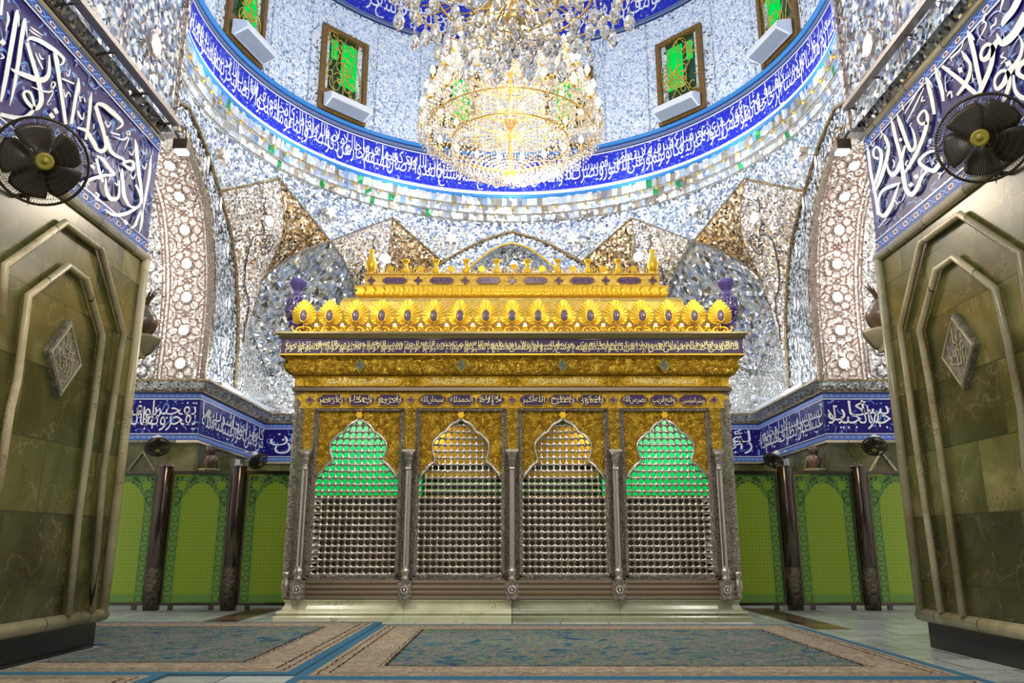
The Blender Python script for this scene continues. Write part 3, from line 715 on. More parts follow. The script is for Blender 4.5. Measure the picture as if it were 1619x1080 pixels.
# strips of the jamb arches (soffits of the side openings)
cum = [0]
for i in range(1, 31): cum.append(cum[-1] + sqrt((A2s[i][0] - A2s[i - 1][0]) ** 2 + (A2s[i][1] - A2s[i - 1][1]) ** 2))
LT = cum[-1]
def soff(side, s, u, x, off=0.0):
    """u metres up from the foot of the opening, x metres outward from the wall face"""
    f = LT - u
    if f < 0: return soff(side, -s, LT + f, x, off)
    i = 0
    while i < 29 and cum[i + 1] < f: i += 1
    k = (f - cum[i]) / (cum[i + 1] - cum[i]); t, z = lerp(A2s[i], A2s[i + 1], k)
    dt, dz = A2s[i + 1][0] - A2s[i][0], A2s[i + 1][1] - A2s[i][1]; l = sqrt(dt * dt + dz * dz); n = (dz / l, -dt / l)
    # normal towards the opening
    if n[0] > 0: n = (-n[0], -n[1])
    T = WT['left' if side < 0 else 'right'](s); return T(t + n[0] * off, DW + x, z + n[1] * off)
ORD = ['lowest', 'second from the bottom', 'third from the bottom', 'fourth from the bottom', 'fifth from the bottom', 'sixth from the bottom', 'seventh from the bottom', 'eighth from the bottom']
def oct_pts(fn, u, x, r, n=8, ph=pi / 8, off=.02): return [fn(u + r * sin(ph + 2 * pi * k / n), x + r * cos(ph + 2 * pi * k / n), off) for k in range(n)]
def flat_line(q, fn, P, wd=.016, off=.02):   # raised flat lead line through (u, x) points
    for a, b in zip(P[:-1], P[1:]):
        du, dx = b[0] - a[0], b[1] - a[1]; l = sqrt(du * du + dx * dx) or 1; nu, nx = -dx / l * wd / 2, du / l * wd / 2
        q.poly([fn(a[0] + nu, a[1] + nx, off), fn(a[0] - nu, a[1] - nx, off), fn(b[0] - nu, b[1] - nx, off), fn(b[0] + nu, b[1] + nx, off)])
def girih(q, fn, u0, du, n, x0, x1, r=.15):
    xc = (x0 + x1) / 2; hw = (x1 - x0) / 2
    for k in range(n):
        uc = u0 + du * k
        o1 = [(uc + r * sin(pi / 8 + k2 * pi / 4), xc + r * cos(pi / 8 + k2 * pi / 4)) for k2 in range(9)]; flat_line(q, fn, o1)
        o2 = [(uc + (r - .045) * sin(pi / 8 + k2 * pi / 4), xc + (r - .045) * cos(pi / 8 + k2 * pi / 4)) for k2 in range(9)]; flat_line(q, fn, o2, .012)
        R2 = r + .11
        for k2 in range(8):
            p = o1[k2]; a = pi / 8 + k2 * pi / 4; e = (uc + R2 * sin(a), xc + R2 * cos(a)); flat_line(q, fn, [p, e])
            a2 = a + pi / 8; e2 = (uc + (R2 + .07) * sin(a2), xc + (R2 + .07) * cos(a2)); 
            a3 = a + pi / 4; e3 = (uc + R2 * sin(a3), xc + R2 * cos(a3))
            c = lambda p_: (min(uc + du / 2, max(uc - du / 2, p_[0])), min(x1, max(x0, p_[1])))
            flat_line(q, fn, [c(e), c(e2), c(e3)])
        um = uc + du / 2; d = .06
        flat_line(q, fn, [(um, xc - d * 2), (um + d, xc), (um, xc + d * 2), (um - d, xc), (um, xc - d * 2)], .014)
        for sg in (-1, 1):
            xe = xc + sg * hw
            flat_line(q, fn, [(um - .2, xe), (um - .12, xe - sg * .14), (um + .12, xe - sg * .14), (um + .2, xe)], .016)
            flat_line(q, fn, [(um - .12, xe), (um - .06, xe - sg * .07), (um + .06, xe - sg * .07), (um + .12, xe)], .012)
def stars(q, fn, u0, u1, x0, x1, c=.42):
    nu = max(1, round((u1 - u0) / c)); nx = max(1, round((x1 - x0) / c)); cu = (u1 - u0) / nu; cx = (x1 - x0) / nx
    for i in range(nu):
        for j in range(nx):
            uc, xc = u0 + (i + .5) * cu, x0 + (j + .5) * cx
            for ph in (0, pi / 4): 
                h = .30; flat_line(q, fn, [(uc + cu * h * 1.2 * sin(ph + k * pi / 2), xc + cx * h * 1.2 * cos(ph + k * pi / 2)) for k in range(5)], .016)
            flat_line(q, fn, [(uc - cu / 2, xc), (uc - cu * .36, xc)], .014); flat_line(q, fn, [(uc + cu / 2, xc), (uc + cu * .36, xc)], .014)
            flat_line(q, fn, [(uc, xc - cx / 2), (uc, xc - cx * .36)], .014); flat_line(q, fn, [(uc, xc + cx / 2), (uc, xc + cx * .36)], .014)
            flat_line(q, fn, [(uc - cu / 2, xc - cx * .2), (uc - cu * .2, xc - cx / 2)], .014); flat_line(q, fn, [(uc + cu / 2, xc + cx * .2), (uc + cu * .2, xc + cx / 2)], .014)
def rec_lamp(fn, u, x, r, name, label, cat, group, mt='lamp_soft', n=8):
    pts = oct_pts(fn, u, x, r, n, off=.035); pb = oct_pts(fn, u, x, r * 1.02, n, off=.0); rim = oct_pts(fn, u, x, r * 1.18, n, off=.03); rb = oct_pts(fn, u, x, r * 1.2, n, off=.0)
    c = fn(u, x, .035)
    o = empty(name, c); L = lambda p: sub(p, c)
    q = MB(); q.poly([L(p) for p in pts]); 
    for k in range(n): q.poly([L(pts[k]), L(pts[(k + 1) % n]), L(pb[(k + 1) % n]), L(pb[k])])
    q.build('lit_disc', M[mt], o)
    q = MB()
    for k in range(n):
        j = (k + 1) % n; q.poly([L(pts[k]), L(pts[j]), L(rim[j]), L(rim[k])]); q.poly([L(rim[k]), L(rim[j]), L(rb[j]), L(rb[k])])
    q.build('rim', M['silver'], o)
    tag(o, label, cat, group); return o
for side, nm in ((-1, 'left'), (1, 'right')):
    st = empty('trim_%s_arch' % nm); st['kind'] = 'structure'
    fn = lambda u, x, off, side=side: soff(side, 1, u, x, off)
    q = MB(); q.grid(lambda u, v: soff(side, 1, u * LT * 2, v * .86), 60, 2); q.build('medallion_strip', M['mosaic_soffit'], st)
    q = MB(); q.grid(lambda u, v: soff(side, 1, u * LT * 2, .86 + v * 2.3), 60, 2); q.build('star_strip', M['mosaic_silver'], st)
    q = MB()
    for x in (.03, .09, .78, .86, .93): flat_line(q, fn, [(u * .16, x) for u in range(32)], .018)
    girih(q, fn, .34, .665, 7, .10, .77); q.build('medallion_lines', M['line'], st)
    q = MB(); stars(q, fn, 0, 5.0, .97, 2.2); q.build('star_lines', M['line_dark'], st)
    for k in range(8):
        u = .34 + .665 * k
        rec_lamp(fn, u, .435, .10, 'octagonal_wall_lamp', 'round white lamp in octagonal frame on the %s arch, %s' % (nm, ORD[k]), 'lamp', 'medallion lamps on the %s arch' % nm)
    # diamond shaped lights in the pale strip between the two arches
    for k, (t, z) in enumerate([(2.95, 4.95), (2.80, 5.8), (2.45, 6.85), (1.85, 7.62), (1.05, 8.12)]):
        T = WT[nm](1); f2 = lambda u, x, off, T=T, t=t, z=z: T(t + x * .45, DW - .03 - off, z + u * 1.35)
        rec_lamp(f2, 0, 0, .12, 'diamond_wall_lamp', 'small white diamond lamp on the pale %s arch strip, %s' % (nm, ORD[k]), 'lamp', 'diamond lamps on the %s strip' % nm, n=4)
# star lamps, kite lamps, small square lights under the ring
def on_cyl(a, z, r):
    a = RD(a); X, Y = (cos(a), -sin(a)), (sin(a), cos(a))
    return lambda u, x, off: (r * Y[0] + X[0] * x - Y[0] * off, CY + r * Y[1] + X[1] * x - Y[1] * off, z + u)
for a, z, nm in ((-78.5, 8.3, 'at the far left edge'), (-46.8, 8.33, 'left of centre'), (-15.5, 8.32, 'just left of the centre arch'), (15.5, 8.32, 'just right of the centre arch'), (46.8, 8.40, 'right of centre'), (78.5, 8.36, 'at the far right edge')):
    fn = on_cyl(a, z, RR - .14); c = fn(0, 0, 0); o = empty('star_lamp', c)
    P = [sub(fn((.17 if k % 2 == 0 else .085) * cos(k * pi / 6), (.17 if k % 2 == 0 else .085) * sin(k * pi / 6), .04), c) for k in range(12)]
    B = [sub(fn((.17 if k % 2 == 0 else .085) * cos(k * pi / 6), (.17 if k % 2 == 0 else .085) * sin(k * pi / 6), -.14), c) for k in range(12)]
    q = MB(); q.poly(P); q.build('lit_star', M['lamp_soft'], o); q = MB()
    for k in range(12): q.poly([P[k], P[(k + 1) % 12], B[(k + 1) % 12], B[k]])
    q.build('casing', M['silver'], o)
    tag(o, 'white six-pointed star lamp under the dome ring, ' + nm, 'lamp', 'star lamps under the dome ring')
for a, z, r, nm in ((-65.5, 7.42, 5.55, 'left outer kite'), (65.5, 7.5, 5.55, 'right outer kite'), (-32, 7.55, 5.72, 'left inner kite'), (32, 7.6, 5.72, 'right inner kite'), (-11, 7.95, 6.20, 'centre arch, left one'), (11, 7.95, 6.20, 'centre arch, right one')):
    rec_lamp(on_cyl(a, z, r), 0, 0, .13, 'oval_wall_lamp', 'white leaf-shaped lamp glowing on the mirrored ' + nm, 'lamp', 'lamps on the mirrored kites', n=6)
for k, a in enumerate((-66, -54, -42, -30, -18, -6, 6, 18, 30, 42, 54, 66)):
    rec_lamp(on_cyl(a, 9.02, 5.82), 0, 0, .05, 'square_wall_light', 'tiny white square light in the mirror course under the blue ring', 'lamp', 'tiny square lights under the ring', n=4)
# cornice light fixtures, globe cameras
for sx, nm in ((-1, 'left'), (1, 'right')):
    for (y0, y1, w_) in ((15.3, 16.4, 'nearer'), (16.7, 18.4, 'farther')):
        o = empty('cornice_light', (sx * 5.78, (y0 + y1) / 2, 3.97)); q = MB(); q.box((0, 0, .04), (.14, y1 - y0, .08)); q.build('casing', M['white_paint'], o)
        q = MB(); q.box((sx * .03, 0, .09), (.06, y1 - y0 - .06, .02)); q.build('lit_tube', M['led'], o)
        tag(o, 'long white uplight on the %s cornice, %s one' % (nm, w_), 'light fixture', 'uplights on the cornice')
    o = empty('globe_camera', (sx * 5.62, 18.0, 4.20)); q = MB(); q.ball((0, 0, 0), .11, 14); q.build('globe', M['motor'], o, True)
    q = MB(); q.box((sx * .17, 0, .0), (.3, .05, .05)); q.build('arm', M['white_paint'], o)
    tag(o, 'grey globe camera above the %s end of the cornice' % nm, 'camera')
    # small wall fans etc. come with the fan builder
    # carved vase in its recess on the dado
    o = empty('carved_stone_vase', (sx * 5.72, 15.05, 2.25)); o.scale = (.8, .8, .8); q = MB(); q.lathe([(.10, .10), (.12, .13), (.15, .2), (.16, .3), (.12, .38), (.09, .42)], (0, 0, 0), 14); q.build('body', M['vase_stone'], o, True)
    q = MB(); q.lathe([(.15, 0), (.26, .05), (.26, .08)], (0, 0, 0), 20); q.build('shelf', M['onyx_rail'], o, True)
    q = MB()
    for k in range(9): a = k * 2.4; q.tube([(.04 * cos(a), .04 * sin(a), .38), (.09 * cos(a), .09 * sin(a), .52), (.14 * cos(a), .14 * sin(a), .62)], [.03, .035, .01], 6)
    q.build('carved_leaves', M['vase_stone'], o, True)
    tag(o, 'brown carved stone vase on a ledge below the %s blue band' % nm, 'vase')
# dado chevron mouldings on side walls
for sx, nm in ((-1, 'left'), (1, 'right')):
    q = MB(); x = sx * 5.92
    for yc in (15.9, 17.4):
        q.tube([(x, yc - .45, 1.5), (x, yc - .4, 2.1), (x, yc, 2.62), (x, yc + .4, 2.1), (x, yc + .45, 1.5)], .035, 6)
    for xc in (-6.9, -8.0):
        q.tube([(-sx * (xc - .4), 14.84, 1.6), (-sx * (xc - .35), 14.84, 2.1), (-sx * xc, 14.84, 2.62), (-sx * (xc + .35), 14.84, 2.1)], .035, 6)
    struct('trim_dado_%s' % nm, q, M['onyx_rail'], None, True)
# ================================================================== foreground piers
def plane_pt(x, y, X):   # point of the pier face (plane at X) that stands at this spot of the photograph
    u = (x - 809) / FPX; v = (540 - y) / FPX; d = (u, cos(PITCH) - v * sin(PITCH), sin(PITCH) + v * cos(PITCH)); t = X / d[0]
    return (X, t * d[1], CAMZ + t * d[2])
LET_L = [((0, 0), 5.4, [
 [(150,82,8),(140,115,30),(120,250,38),(85,450,38),(50,650,36),(20,800,28),(5,870,12)], [(150,82,5),(158,150,14),(156,230,4)],
 [(215,155,8),(205,190,30),(180,350,34),(150,560,32),(115,760,24),(80,905,4)], [(215,155,5),(222,240,12),(228,320,3)],
 [(230,350,14),(260,325,30),(340,350,34),(420,400,36),(480,440,28),(540,500,22),(530,545,16),(500,555,5)],
 [(230,365,26),(260,470,30),(300,600,34),(340,760,36),(350,860,40),(320,920,36),(280,920,30),(230,870,28),(200,810,26),(215,780,20),(255,790,22),(280,850,22),(290,920,22),(255,970,30),(200,1005,34),(100,1000,34),(0,975,30)],
 [(90,585,8),(130,610,28),(220,645,40),(300,675,42),(370,680,44),(410,640,34),(420,560,24),(418,470,10)],
 [(455,430,10),(475,500,32),(500,650,30),(530,850,28),(560,1060,26)], [(470,440,8),(495,520,14),(500,580,4)],
 [(300,450,6),(330,520,14),(365,590,10)], [(330,455,6),(350,500,12),(375,500,6)], [(258,230,6),(300,260,12),(365,305,4)], [(245,250,6),(290,285,12),(350,320,4)],
 [(265,738,4),(340,770,14),(420,785,14),(450,755,14),(470,715,12),(450,700,8),(435,730,8),(450,790,10),(420,850,10),(400,890,6),(425,895,3)],
 [(670,665,8),(660,750,26),(640,860,28),(620,980,26),(605,1060,24)], [(672,670,4),(677,750,12),(672,800,3)], [(525,670,14),(630,715,14)],
 [(540,760,6),(555,830,12),(575,790,10),(595,800,8),(600,830,3)], [(60,100,8),(70,160,22),(60,210,16),(45,265,5)], [(5,345,44),(40,378,30)],
 [(5,455,8),(30,490,14),(0,500,8)], [(18,-20,26),(5,130,20)], [(462,925,30),(488,968,30)], [(425,968,30),(452,1008,30)], [(670,830,8),(702,832,10)], [(560,620,5),(580,650,10),(600,590,4)]]),
 ((100, 100), 3.724, [
 [(165,170,4),(158,230,18),(150,320,18),(140,400,16),(130,450,14)], [(92,195,5),(100,225,8)], [(120,198,5),(128,228,8)],
 [(85,280,8),(95,310,14),(115,330,8),(120,290,4)], [(80,380,10),(130,395,18),(155,430,22),(185,480,24),(200,510,20),(235,515,22),(250,480,20),(235,400,20),(210,320,22),(190,250,20)],
 [(190,250,10),(205,240,18),(240,250,24),(300,300,26),(345,345,14),(340,370,12),(310,390,6)], [(250,430,20),(275,510,20),(310,545,18),(345,560,14),(365,580,16),(395,575,14),(412,590,16),(408,622,20),(380,615,18),(345,585,8)],
 [(420,445,4),(430,520,18),(440,620,18),(455,720,16),(465,830,12)], [(420,445,4),(434,490,8),(438,520,3)],
 [(195,545,8),(230,565,18),(270,620,18),(300,655,14),(240,660,14),(170,680,18),(95,712,16)], [(195,560,14),(210,630,14),(232,700,14)], [(165,600,16),(182,620,14)],
 [(345,620,6),(350,700,16),(355,770,20),(370,810,16),(390,840,12),(430,850,14),(455,820,12),(450,770,12),(425,715,12)],
 [(250,680,6),(250,740,16),(270,790,22),(300,800,22),(325,780,14),(330,690,5)], [(245,860,6),(290,890,18),(350,890,20),(400,870,16),(450,840,8)],
 [(390,975,4),(420,955,16),(440,905,14),(465,865,12),(458,950,14),(445,1000,3)], [(358,925,18),(375,948,18)], [(515,540,4),(510,620,14),(495,720,14),(480,800,12),(470,860,6)],
 [(300,432,5),(350,450,10),(385,425,10),(388,400,6),(370,408,6),(384,440,8),(360,505,3)], [(245,340,5),(262,375,10),(280,350,4)], [(278,408,9),(332,422,9)], [(300,700,5),(318,720,8),(320,690,4)],
 [(385,518,5),(402,540,8),(416,510,4)], [(462,600,5),(478,622,8),(490,590,4)], [(190,760,5),(208,778,9),(190,798,8),(212,812,4)], [(180,355,5),(178,385,8)], [(395,655,4),(410,680,8),(425,650,4)]])]
LET_R = [((1489, 0), 5.4, [
 [(655,-10,50),(600,90,50),(530,180,40),(510,225,12)], [(720,120,70),(620,280,60),(550,350,60),(505,368,46),(480,320,26),(465,285,8)],
 [(480,335,30),(440,400,46),(400,480,44),(350,510,36),(330,470,24),(350,410,24),(392,378,28),(432,405,34),(432,480,36),(410,580,38),(370,680,38),(330,770,34),(310,805,26)],
 [(215,258,8),(240,330,36),(270,450,36),(300,600,36),(338,765,34)], [(215,258,6),(255,310,20),(278,345,4)], [(165,433,8),(200,490,34),(238,550,24),(232,640,30),(190,730,32),(125,815,18)], [(138,602,38),(172,594,38)],
 [(0,565,26),(60,610,30),(150,680,36),(240,760,38),(295,805,34)], [(0,562,8),(78,588,4)],
 [(610,555,46),(560,640,44),(520,720,40),(470,760,30),(448,715,22),(460,655,22),(510,605,26),(560,620,30),(575,700,34),(548,800,34),(515,872,22)],
 [(650,295,6),(684,370,24),(672,460,26),(640,530,36),(600,580,40)], [(712,515,40),(655,570,40),(650,630,40),(712,668,36)], [(608,640,16),(620,760,30),(660,820,38),(712,842,40)], [(542,550,38),(588,532,38)],
 [(372,108,8),(350,170,20),(376,205,10),(350,270,10),(303,352,3)], [(460,150,8),(455,200,14),(425,225,14),(412,255,5)], [(190,320,4),(160,410,10),(82,490,16),(65,485,10),(85,528,4)], [(530,445,6),(502,485,14),(545,498,10),(500,545,8)],
 [(25,650,5),(30,765,8),(45,778,4)], [(45,820,5),(80,780,10),(78,840,8)], [(260,630,5),(262,700,10),(276,668,4)], [(520,0,20),(492,105,4)], [(600,850,5),(588,900,14),(610,930,4)]]),
 ((1360, 90), 3.86, [
 [(398,120,6),(415,180,22),(435,260,22),(450,350,18)], [(398,120,4),(428,160,10),(439,190,3)], [(455,62,6),(470,120,22),(495,200,22),(505,270,16)], [(455,62,4),(482,95,8),(488,125,3)],
 [(380,158,4),(330,240,9),(270,345,5)], [(386,188,4),(340,285,9),(284,392,5)], [(405,400,22),(370,410,16),(350,380,13),(365,345,13),(392,328,14),(408,365,20),(400,430,22),(375,510,22),(340,590,22),(300,660,20),(268,708,8)],
 [(222,345,6),(240,400,22),(265,470,22),(290,540,22),(310,572,20),(334,540,17),(325,470,14),(308,425,5)],
 [(185,368,6),(200,430,20),(215,500,20),(235,570,20),(250,640,20),(260,720,22),(275,800,24),(305,840,26),(340,810,22),(370,740,18),(410,692,16),(450,692,28),(490,640,22),(495,605,8)],
 [(455,572,12),(400,590,16),(358,640,20),(395,675,20),(430,690,16)], [(272,540,12),(250,620,18),(225,690,22),(195,720,24),(170,690,14),(162,650,5)],
 [(112,620,16),(85,612,13),(78,575,12),(98,548,12),(124,580,18),(125,640,18),(105,720,18),(75,812,10)], [(140,468,6),(155,500,20),(170,550,18),(155,640,20),(120,750,20),(85,828,10)],
 [(40,538,8),(50,600,16),(62,700,16),(80,790,16),(95,870,16),(105,965,12)], [(242,768,5),(200,785,20),(145,808,18),(118,845,13),(108,900,13),(118,958,16),(152,965,26),(190,900,20),(215,830,14),(236,775,6)],
 [(236,500,18),(252,510,18)], [(328,738,22),(350,724,20)], [(297,788,22),(318,772,20)], [(60,515,5),(75,545,8),(86,518,4)], [(212,875,5),(222,905,8),(208,930,6),(236,880,3)], [(110,1042,4),(156,984,6)],
 [(528,242,5),(545,212,10),(562,244,5)], [(255,290,5),(262,325,9)], [(195,625,5),(205,645,8),(200,680,4)], [(290,630,5),(275,655,9),(295,670,4)], [(120,445,5),(132,468,8),(118,500,4)], [(150,560,5),(140,580,8),(160,540,4)], [(380,240,5),(372,270,9),(395,262,5)], [(415,515,5),(430,500,8),(425,530,4)], [(310,400,5),(300,425,8)]])]
OUT_L = [(2,500),(7,420),(102,352),(159,394),(195,526),(190,560),(184,600),(162,751),(138,1022)]
INN_L = [(-4,778),(15,650),(27,600),(44,468),(107,420),(135,441),(161,531),(147,645),(124,813),(100,1031)]
OUT_R = [(1494.5,1026),(1465.7,822),(1441,650),(1423,518),(1456,383),(1517,339),(1613,402),(1622,470),(1640,640)]
INN_R = [(1530,1037),(1485.7,711),(1468,600),(1454,522),(1480,426),(1508,407),(1573,457),(1593,539),(1615,650),(1622,740),(1645,900)]
for sx, nm, LET, OUT_, INN_ in ((-1, 'left', LET_L, OUT_L, INN_L), (1, 'right', LET_R, OUT_R, INN_R)):
    X = sx * 3.95; pr = empty('wall_front_' + nm); pr['kind'] = 'structure'
    Y0, Y1 = 4.3, 8.0
    q = MB(); b = q
    def uvq(p, uv): q.poly(p, uv)
    def side_quad(xa, ya, xb, yb, z0, z1, qq):
        L = sqrt((xb - xa) ** 2 + (yb - ya) ** 2); qq.poly([(xa, ya, z0), (xb, yb, z0), (xb, yb, z1), (xa, ya, z1)], [(0, z0), (L, z0), (L, z1), (0, z1)])
    XO = sx * 5.5
    side_quad(X, Y1, X, Y0, .30, 5.33, q); side_quad(X, Y1, XO, Y1, .30, 5.33, q); side_quad(X, Y0, XO, Y0, .30, 5.33, q); side_quad(XO, Y0, XO, Y1, .30, 5.33, q)
    q.poly([(X, Y0, 5.33), (XO, Y0, 5.33), (XO, Y1, 5.33), (X, Y1, 5.33)]); q.build('onyx_facing', M['onyx'], pr)
    q = MB(); q.box(((X + XO) / 2 - sx * .0, (Y0 + Y1) / 2, .14), (abs(XO - X) - .04, Y1 - Y0 - .04, .28)); q.build('black_plinth', M['black_stone'], pr)
    path = [(XO, Y1), (X, Y1), (X, Y0)]; sd = -sx
    rnd_prof = lambda zc, r: [(r * .2, zc - r), (r * .8, zc - r * .7), (r * 1.05, zc), (r * .8, zc + r * .7), (r * .2, zc + r)]
    for z, r, mt in ((.29, .06, 'onyx_rail'), (3.93, .055, 'onyx_rail'), (5.36, .05, 'onyx_rail')):
        q = MB(); q.sweep(path, rnd_prof(z, r), side=sd); q.build('moulding', M[mt], pr, True)
    for z0, z1, mt, o_ in ((3.99, 4.115, 'border', .02), (4.115, 5.20, 'tile', .012), (5.20, 5.31, 'border', .02), (4.112, 4.127, 'white_glaze', .024), (5.186, 5.202, 'white_glaze', .024)):
        q = MB(); q.sweep(path, [(o_, z0), (o_, z1)], side=sd); q.build('tile_band', M[mt], pr)
    q = MB(); q.tube([(X - sx * .02, Y1 - .0, .3), (X - sx * .02, Y1, 3.9)], .05, 8); q.build('corner_bead', M['onyx_rail'], pr, True)
    Xf = X - sx * .045
    for P in (OUT_, INN_):
        q = MB(); q.tube([(p[0], p[1], max(.34, p[2])) for p in (plane_pt(a_, b_, Xf) for a_, b_ in P)], .034, 8); q.build('arch_moulding', M['onyx_rail'], pr, True)
    # lettering: white glazed strokes
    q = MB(); Xl = X - sx * .03
    ns_ = 0
    for (off, sc, strokes) in LET:
        for st_ in strokes:
            ns_ += 1; Xl = X - sx * (.028 + .0006 * ns_)
            sm_ = smooth([(a_, b_, c_) for a_, b_, c_ in st_], 5) if len(st_) > 2 else st_
            q.ribbon([(p[0] / sc + off[0], p[1] / sc + off[1]) for p in sm_], [abs(p[2]) / sc * 1.08 for p in sm_], lambda x_, y_: plane_pt(x_, y_, Xl))
    q.build('inscription', M['ivory'], pr)
    # light blue sprigs between the letters
    q = MB(); rn = random.Random(3 + sx)
    for k in range(44):
        y0 = 5.0 + rn.random() * 2.95; z0 = 4.2 + rn.random() * .9; a0 = rn.random() * 6.28; R0 = .10 + rn.random() * .12
        P = [(y0 + R0 * cos(a0 + t * .24) - R0 * cos(a0), z0 + R0 * sin(a0 + t * .24) - R0 * sin(a0)) for t in range(9)]
        P = [(min(7.97, max(4.4, a_)), min(5.17, max(4.14, b_))) for a_, b_ in P]
        q.ribbon(P, [.006 + .010 * sin(pi * i / 8) for i in range(9)], lambda a_, b_: (X - sx * .022, a_, b_))
        for s_ in (-.5, 0, .5):
            e = P[-1]; aa = a0 + 2.2 + s_ * 1.4; T_ = [(e[0], e[1]), (e[0] - .04 * sin(aa), e[1] + .04 * cos(aa)), (e[0] - .075 * sin(aa + .2 * s_), e[1] + .075 * cos(aa + .2 * s_))]
            T_ = [(min(7.97, a_), min(5.18, max(4.13, b_))) for a_, b_ in T_]
            q.ribbon(T_, [.006, .02, .003], lambda a_, b_: (X - sx * .022, a_, b_))
    q.build('sprigs', plain('sprig_blue_' + nm, (.10, .22, .70), .2), pr)
    # carved diamond plaque
    D = [(63, 550), (97, 522), (128, 578), (89, 617)] if sx < 0 else [(1488, 570), (1519, 509), (1555, 536), (1529, 606)]
    Q_ = [plane_pt(a_, b_, X) for a_, b_ in D]; cy = sum(p[1] for p in Q_) / 4; cz = sum(p[2] for p in Q_) / 4
    hh = .30; q = MB(); dm = [(cy - hh * .9, cz), (cy, cz + hh * 1.15), (cy + hh * .9, cz), (cy, cz - hh * 1.15)]
    f_ = [(X - sx * .05, a_, b_) for a_, b_ in dm]; g_ = [(X, a_, b_) for a_, b_ in dm]; q.poly(f_)
    for k in range(4): q.poly([f_[k], f_[(k + 1) % 4], g_[(k + 1) % 4], g_[k]])
    pq = q.build('carved_plaque', M['plaque'], pr)
    q = MB()
    for tx, zz in (('على', .02), ('الله', -.10), ('يا', .10)):
        vs, fs, wd = word_mesh(tx); k_ = .17; b0 = len(q.v)
        for vx, vy in vs:
            yy = (vx - wd / 2) * k_; q.v.append((X - sx * .058, cy + (yy if sx < 0 else -yy), cz + zz + vy * k_ * 1.2 - .03))
        for f in fs: q.face([b0 + i for i in f])
    q.tube([(X - sx * .055, a_, b_) for a_, b_ in [(cy + (a__ - cy) * .88, cz + (b__ - cz) * .88) for a__, b__ in dm]], .010, 5, True)
    q.build('carved_letters', M['onyx_rail'], pr)
    # jamb of the front arch above the pier
    fj = empty('trim_front_arch_' + nm); fj['kind'] = 'structure'; XJ = sx * 3.80
    ar = [(3.80, 5.42), (3.80, 7.3), (3.6, 8.2), (3.1, 9.2), (2.2, 10.2), (1.1, 10.9), (0, 11.3)]
    q = MB()
    for i in range(len(ar) - 1): q.poly([(sx * ar[i][0], 8.0, ar[i][1]), (sx * ar[i + 1][0], 8.0, ar[i + 1][1]), (sx * ar[i + 1][0], Y0, ar[i + 1][1]), (sx * ar[i][0], Y0, ar[i][1])])
    q.build('arch_soffit', M['mosaic_blue'], fj)
    q = MB(); q.poly([(X, Y1, 5.42), (X, Y0, 5.42), (XJ + sx * .02, Y0, 5.62), (XJ + sx * .02, Y1, 5.62)]); q.poly([(XO, Y1, 5.4), (X, Y1, 5.42), (XJ, Y1, 5.62), (XO, Y1, 5.62)]); q.build('ledge', M['mosaic_silver'], fj)
    q = MB(); q.poly([(XJ, 8.0, 5.42), (XO, 8.0, 5.42), (XO, 8.0, 9.0), (sx * 3.3, 8.0, 9.0), (sx * 3.6, 8.0, 8.2), (XJ, 8.0, 7.3)]); q.build('spandrel', M['mosaic_silver'], fj)
    fn = lambda u, x, off: (XJ - sx * off, 8.0 - x, 5.5 + u)
    q = MB()
    for x in (.03, .10, 1.22, 1.28, 1.34): flat_line(q, fn, [(0, x), (1.8, x)], .016)
    girih(q, fn, .58, 1.02, 2, .12, 1.20, .17); q.build('medallion_lines', M['line'], fj)
    q = MB(); stars(q, fn, 0, 1.8, 1.4, 3.5, .5); q.build('star_lines', M['line_dark'], fj)
    for kk in (0,):
        rec_lamp(fn, .58, .66, .11, 'octagonal_wall_lamp', 'large white octagonal lamp on the front arch above the %s pier' % nm, 'lamp', None)
    q = MB(); q.box((XJ - sx * .0, 8.0, 6.4), (.05, .05, 1.9)); q.build('edge_bead', M['mosaic_warm'], fj)
    # cable tray and its brackets
    o = empty('cable_tray', (sx * 3.70, 6.35, 5.47 if sx < 0 else 5.66)); q = MB(); q.box((0, -.1, 0), (.035, 3.3, .055)); q.box((sx * .03, -.1, -.03), (.07, 3.3, .01)); q.build('channel', M['tray'], o)
    for yy in (-1.2, -.5, .2, .9, 1.5):
        q = MB(); q.tube([(sx * .0, yy, -.02), (sx * .08, yy, -.03), (sx * .18, yy, -.04), (sx * .22, yy, -.06)], .014, 6); q.build('bracket', M['bracket_metal'], o)
    q = MB(); q.box((sx * .20, -.1, -.12), (.03, 3.3, .03)); q.build('rail', M['bracket_metal'], o)
    tag(o, 'grey metal cable tray running above the %s pier' % nm, 'cable tray')
    # floodlight at the pier's upper corner
    o = empty('floodlight', (sx * 3.74, 8.12, 5.30)); q = MB(); q.box((0, 0, .02), (.16, .10, .12)); q.build('casing', M['bracket_metal'], o)
    q = MB(); q.box((0, .02, -.055), (.13, .10, .03)); q.build('lit_glass', M['lamp'], o)
    q = MB(); q.tube([(sx * .02, 0, .08), (sx * .06, 0, .15), (sx * .10, -.02, .22)], .015, 6); q.build('bracket', M['bracket_metal'], o)
    tag(o, 'small bright floodlight at the upper corner of the %s pier' % nm, 'floodlight')
    # stone vase on a bracket of the pier's end face
    o = empty('stone_vase', (sx * 4.0, 8.22, 3.10 if sx < 0 else 3.17))
    q = MB(); q.lathe([(.06, 0), (.11, .02), (.16, .11), (.17, .17), (.14, .25), (.085, .31), (.08, .35)], (0, 0, 0), 14); q.build('body', M['vase_stone'], o, True)
    q = MB()
    for k in range(11):
        a_ = k * 2.4; l = .9 + .2 * sin(k * 5); q.tube([(.02 * cos(a_), .02 * sin(a_), .33), (.05 * cos(a_), .05 * sin(a_), .42), (.12 * cos(a_) * l, .12 * sin(a_) * l, .53)], [.015, .018, .004], 5)
